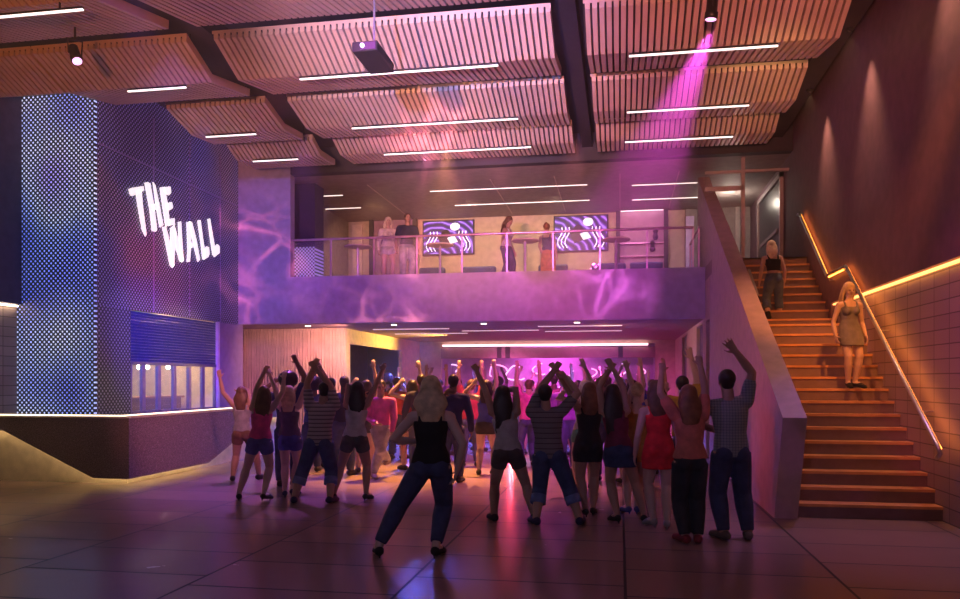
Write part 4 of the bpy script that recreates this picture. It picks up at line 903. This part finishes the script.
# ================================================================== LIGHT
W = bpy.data.worlds.new('world'); S.world = W; W.use_nodes = True
W.node_tree.nodes['Background'].inputs[0].default_value = (.05, .03, .08, 1); W.node_tree.nodes['Background'].inputs[1].default_value = .2
S.view_settings.view_transform = 'Standard'; S.view_settings.look = 'None'; S.view_settings.gamma = 1; S.view_settings.use_curve_mapping = False
S.view_settings.exposure = 0
S.cycles.use_denoising = True; S.cycles.max_bounces = 5; S.cycles.diffuse_bounces = 3; S.cycles.glossy_bounces = 3; S.cycles.transparent_max_bounces = 12
S.cycles.sample_clamp_indirect = 4
for y, _ in WASH: spot('wash_light', (3.42, y, 6.97), (3.60, y, 3), (1, .52, .30), 260, 62, 1, .03)
def gobo(scale, dist, seed, lo, hi, thr=.6):
    """a patterned glass in a stage lamp: curling bright lines"""
    def f(nt, vec, em):
        mp = nd(nt, 'ShaderNodeMapping'); nt.links.new(vec, mp.inputs[0]); mp.inputs['Location'].default_value = (seed, seed*.6, 0)
        ns = nd(nt, 'ShaderNodeTexNoise'); ns.inputs['Scale'].default_value = scale*.5; ns.inputs['Detail'].default_value = 1; nt.links.new(mp.outputs[0], ns.inputs['Vector'])
        wv = nd(nt, 'ShaderNodeVectorMath', operation='MULTIPLY_ADD'); nt.links.new(ns.outputs['Color'], wv.inputs[0]); wv.inputs[1].default_value = (dist,)*3; nt.links.new(mp.outputs[0], wv.inputs[2])
        k = None
        for q, sc in enumerate((scale, scale*1.6)):
            vo = nd(nt, 'ShaderNodeTexVoronoi', feature='DISTANCE_TO_EDGE'); vo.inputs['Scale'].default_value = sc; nt.links.new(wv.outputs[0], vo.inputs['Vector'])
            l = mth(nt, 'POWER', mth(nt, 'MAXIMUM', 0, mth(nt, 'SUBTRACT', 1, mth(nt, 'DIVIDE', vo.outputs['Distance'], .22))), 3)
            k = l if k is None else mth(nt, 'ADD', k, mth(nt, 'MULTIPLY', l, .6))
        n = noise(nt, mp.outputs[0], scale*.7, 1)
        k = mth(nt, 'MULTIPLY', k, mth(nt, 'MAXIMUM', .06, mth(nt, 'MULTIPLY', mth(nt, 'SUBTRACT', n, .42), 5)))
        nt.links.new(mix(nt, k, lo, hi), em.inputs['Color'])
        em.inputs['Strength'].default_value = 1
    return f
VIO, MAG, BLU, ORA, PNK = (.42, .16, 1), (1, .16, .85), (.14, .18, 1), (1, .42, .14), (1, .35, .55)
# washes on the facade
for fx, fc, fp in ((-6.2, (.5, .08, 1), 3000), (-3.6, (.75, .07, 1), 3000), (-1.0, (.9, .06, .8), 2800), (1.2, (.3, .08, 1), 900)): spot('facade_violet', (-3.5, 3, 6.3), (fx, 18.2, 4.0), fc, fp, 16, 1, .1)
spot('facade_blue', (-5, 5, 6.3), (-8.8, 18.2, 5.0), (.28, .12, 1), 2600, 22, .9, .15)
spot('facade_magenta', (-1, 5, 6.2), (-1.6, 18.2, 3.5), (1, .12, .6), 1100, 24, 1, .15)
spot('gobo_left', (-1.5, 6, 5.5), (-5.6, 18.2, 3.6), (1, 1, 1), 20020, 20, .8, .02, gobo(11, .16, 1.3, (.0, .0, .0), (1, .28, .32)))
spot('gobo_far_left', (-3, 7, 5.5), (-8.7, 18.2, 4.6), (1, 1, 1), 14520, 18, .8, .02, gobo(10, .16, 4.1, (.0, .0, .0), (1, .2, .35)))
spot('gobo_middle', (2, 6, 5.5), (-1.2, 18.2, 3.7), (1, 1, 1), 9680, 20, .8, .02, gobo(11, .16, 2.7, (.0, .0, .0), (1, .2, .8)))
spot('gobo_ceiling', (-2, 8, 4.0), (-4.5, 20.5, 6.7), (1, 1, 1), 14300, 28, .8, .02, gobo(8, .2, 3.3, (.05, .01, .04), (1, .22, .35)))
# ceiling washes from added unseen spots, most of them behind the camera
spot('ceiling_orange', (-2.5, -2, 2.6), (-3.0, 15.5, 6.8), (1, .40, .18), 16875, 26, .9, .1)
spot('ceiling_orange_left', (-3, -2, 2.6), (-8.2, 11.5, 6.8), (1, .25, .06), 2912, 22, .9, .1)
spot('ceiling_blue', (-1, -2, 2.6), (-2.6, 10.8, 6.8), (.22, .32, 1), 15390, 24, 1, .1)
spot('ceiling_rose', (0, -2, 2.6), (1.4, 12.5, 6.8), (1, .30, .20), 6841, 26, .9, .1)
spot('ceiling_violet', (-2, -2, 2.6), (-1.5, 14.0, 6.8), (.55, .28, 1), 3900, 20, .9, .1)
spot('ceiling_amber_spot', (2, 4, 3.5), (2.3, 14.3, 6.8), (1, .55, .2), 2700, 12, 1, .1)
spot('ceiling_glow_back', (-2, 6, 3), (-3.3, 16.9, 6.75), (1, .55, .34), 2600, 20, 1, .1)
spot('crowd_fill_violet', (-1.5, -3, 5), (-1, 9.8, 1.1), (.7, .55, 1), 300, 40, 1, .2)  # added fill on the dancers' backs, no lamp of the hall
spot('ceiling_left_pink', (-3, -2, 2.6), (-7.5, 15.9, 6.8), (1, .42, .36), 2600, 13, 1, .1)
# magenta beam
BEAM_AIM = P(598, 285, 13.5)
spot('beam', LAMP+Vector((0, 0, -.3)), BEAM_AIM, (1, .08, .75), 3000, 33, .6, .05)
# dance floor
spot('floor_orange', (-3.4, 15.5, 6.5), (-3.6, 13.8, 0), (1, .38, .10), 8550, 42, .9, .1)
spot('floor_magenta', (-.8, 15.5, 6.5), (-1.5, 13, 0), (1, .24, .30), 2880, 40, .9, .1)
spot('floor_violet', (-6.0, 14.5, 6.5), (-5.2, 11.8, 0), (.55, .15, 1), 1800, 45, .9, .1)
spot('floor_blue', (3.0, 10.5, 6.4), (2.5, 9.0, 0), (.3, .15, 1), 260, 40, 1, .1)
spot('back_rim_red', (-2.6, 19.2, .25), (-2.6, 14, 1.6), (1, .05, .07), 420, 90, .9, .03)  # added red rim light, hidden low behind the dancers
spot('back_rim_white', (-2.2, 22, 2.95), (-2.4, 17.5, 0), (1, .6, .9), 500, 26, .6, .05)
spot('room_magenta', (-1.2, 23.5, 3.0), (-1.2, 25.5, 0), (1, .10, .65), 1440, 130, .9, .15)
spot('room_pink', (-4.0, 26.0, 3.0), (-4, 27.5, 0), (1, .2, .55), 800, 130, .9, .15)
spot('room_blue', (-5.4, 21.0, 3.0), (-5, 19.5, 0), (.10, .14, 1), 2430, 130, .9, .15)
spot('room_blue_right', (-.3, 20.0, 3.0), (-.3, 20.0, 0), (.16, .14, 1), 1080, 130, .9, .15)
spot('room_rose_bar', (-2.6, 28.6, 3.0), (-2.6, 29.9, 1.6), (.9, .15, .8), 420, 150, .9, .15)
spot('room_yellow', (-5.0, 24, 2.6), (-7.2, 23, 2.8), (1, .62, .15), 672, 120, .9, .1)
point('room_side', (-8.3, 22, 2.4), (.5, .3, 1), 40, .1)
spot('ribbed_wash', (-6.6, 18.7, 2.95), (-8.7, 20, 1.9), (1, .42, .36), 480, 110, .9, .1)
spot('inner_right', (-1, 19.5, 2.9), (1.87, 21, 1.9), (1, .5, .3), 160, 90, .9, .1)
# left wall lamps
spot('screen_red', (-3, 8, 5.5), (-9.3, 14.8, 3.9), (1, .07, .12), 3600, 16, 1, .1)
spot('screen_violet', (-4, 6, 5.0), (-9.3, 15.6, 3.3), (.3, .15, 1), 1620, 30, 1, .1)
spot('recess_blue', (-5, 9, 5), (-9.3, 15, 2.2), (.07, .04, 1), 4389, 26, 1, .1)
spot('recess_green', (-6, 9, 3), (-9.3, 13.3, 1.5), (.2, .8, .2), 260, 12, 1, .05)
spot('panel_magenta', (-5, 10, 4), (-9.3, 17.8, 2.0), (1, .1, .7), 900, 14, 1, .1)
spot('granite_rose', (-4, 8, 4), (-7.8, 13.5, .6), (1, .3, .35), 1050, 30, 1, .1)
spot('left_wall_wash', (-10.45, 12.3, 7.0), (-10.66, 12.3, 3), (1, .75, .6), 260, 60, 1, .05)
point('kitchen_warm', (-10.6, 17.0, 2.7), (1, .6, .3), 130, .1)
point('kitchen_teal', (-10.6, 13.9, 2.6), (.25, .75, .8), 60, .1)
# balcony lamps
for x, c, pw in ((-7, (1, .5, .2), 190), (-4.2, (1, .7, .38), 170), (-1.8, (1, .75, .42), 170), (.6, (.9, .35, .7), 130)): spot('balcony_lamp', (x, 21.6, 6.66), (x, 23.6, 4.2), c, pw, 140, .9, .1)
spot('balcony_front_lamp', (-3.6, 18.7, 6.6), (-4.6, 20.4, 5.2), (1, .85, .75), 60, 70, 1, .05)
point('corridor_lamp', (2.9, 22, 6.4), (1, .85, .7), 35, .1)
# stairs and balustrade
spot('stair_amber', (3.3, 8, 6.3), (2.9, 13.5, 2), (1, .28, .04), 1383, 34, 1, .1)
spot('balustrade_rose', (-2, 7, 5.5), (1.87, 12.5, 2.0), (1, .36, .28), 315, 36, 1, .1)
spot('balustrade_violet', (-2, 6, 3.5), (1.87, 10.6, .6), (.7, .2, 1), 105, 24, 1, .1)
spot('tile_magenta', (0, 4, 6.6), (3.8, 9.6, 2.4), (1, .08, .32), 900, 20, 1, .15)

# thin stage haze through the whole hall
sc_ = W.node_tree.nodes.new('ShaderNodeVolumeScatter'); sc_.inputs['Density'].default_value = .005; sc_.inputs['Anisotropy'].default_value = .2
W.node_tree.links.new(sc_.outputs[0], W.node_tree.nodes['World Output'].inputs['Volume'])
S.cycles.volume_bounces = 0

# added cone of denser haze, shaped and faded to show the magenta beam
def haze_cone():
    m = bpy.data.materials.new('stage_haze'); m.use_nodes = True; nt = m.node_tree; nt.nodes.remove(nt.nodes['Principled BSDF'])
    v, o = objxyz(nt); vs = nd(nt, 'ShaderNodeVolumeScatter'); vs.inputs['Anisotropy'].default_value = .1
    nt.links.new(vs.outputs[0], nt.nodes['Material Output'].inputs['Volume'])
    L = nd(nt, 'ShaderNodeVectorMath', operation='LENGTH'); nt.links.new(v, L.inputs[0])
    fade = mth(nt, 'MAXIMUM', 0, mth(nt, 'SUBTRACT', 1, mth(nt, 'DIVIDE', L.outputs['Value'], 6.0)))
    nt.links.new(mth(nt, 'MULTIPLY', mth(nt, 'MULTIPLY', fade, .11), mth(nt, 'ADD', .6, noise(nt, v, .8, 2))), vs.inputs['Density'])
    a = LAMP+Vector((0, 0, -.3)); ax = (BEAM_AIM-a).normalized()
    bm = bmesh.new(); tube(bm, [a, a+ax*3, a+ax*6], [.06, .95, 1.8], 24, False)
    o_ = obj('haze', bm, m, at=a); o_['kind'] = 'stuff'; tag(o_, 'magenta lit haze shaped as a beam cone below the black stage lamp', 'haze')
haze_cone()
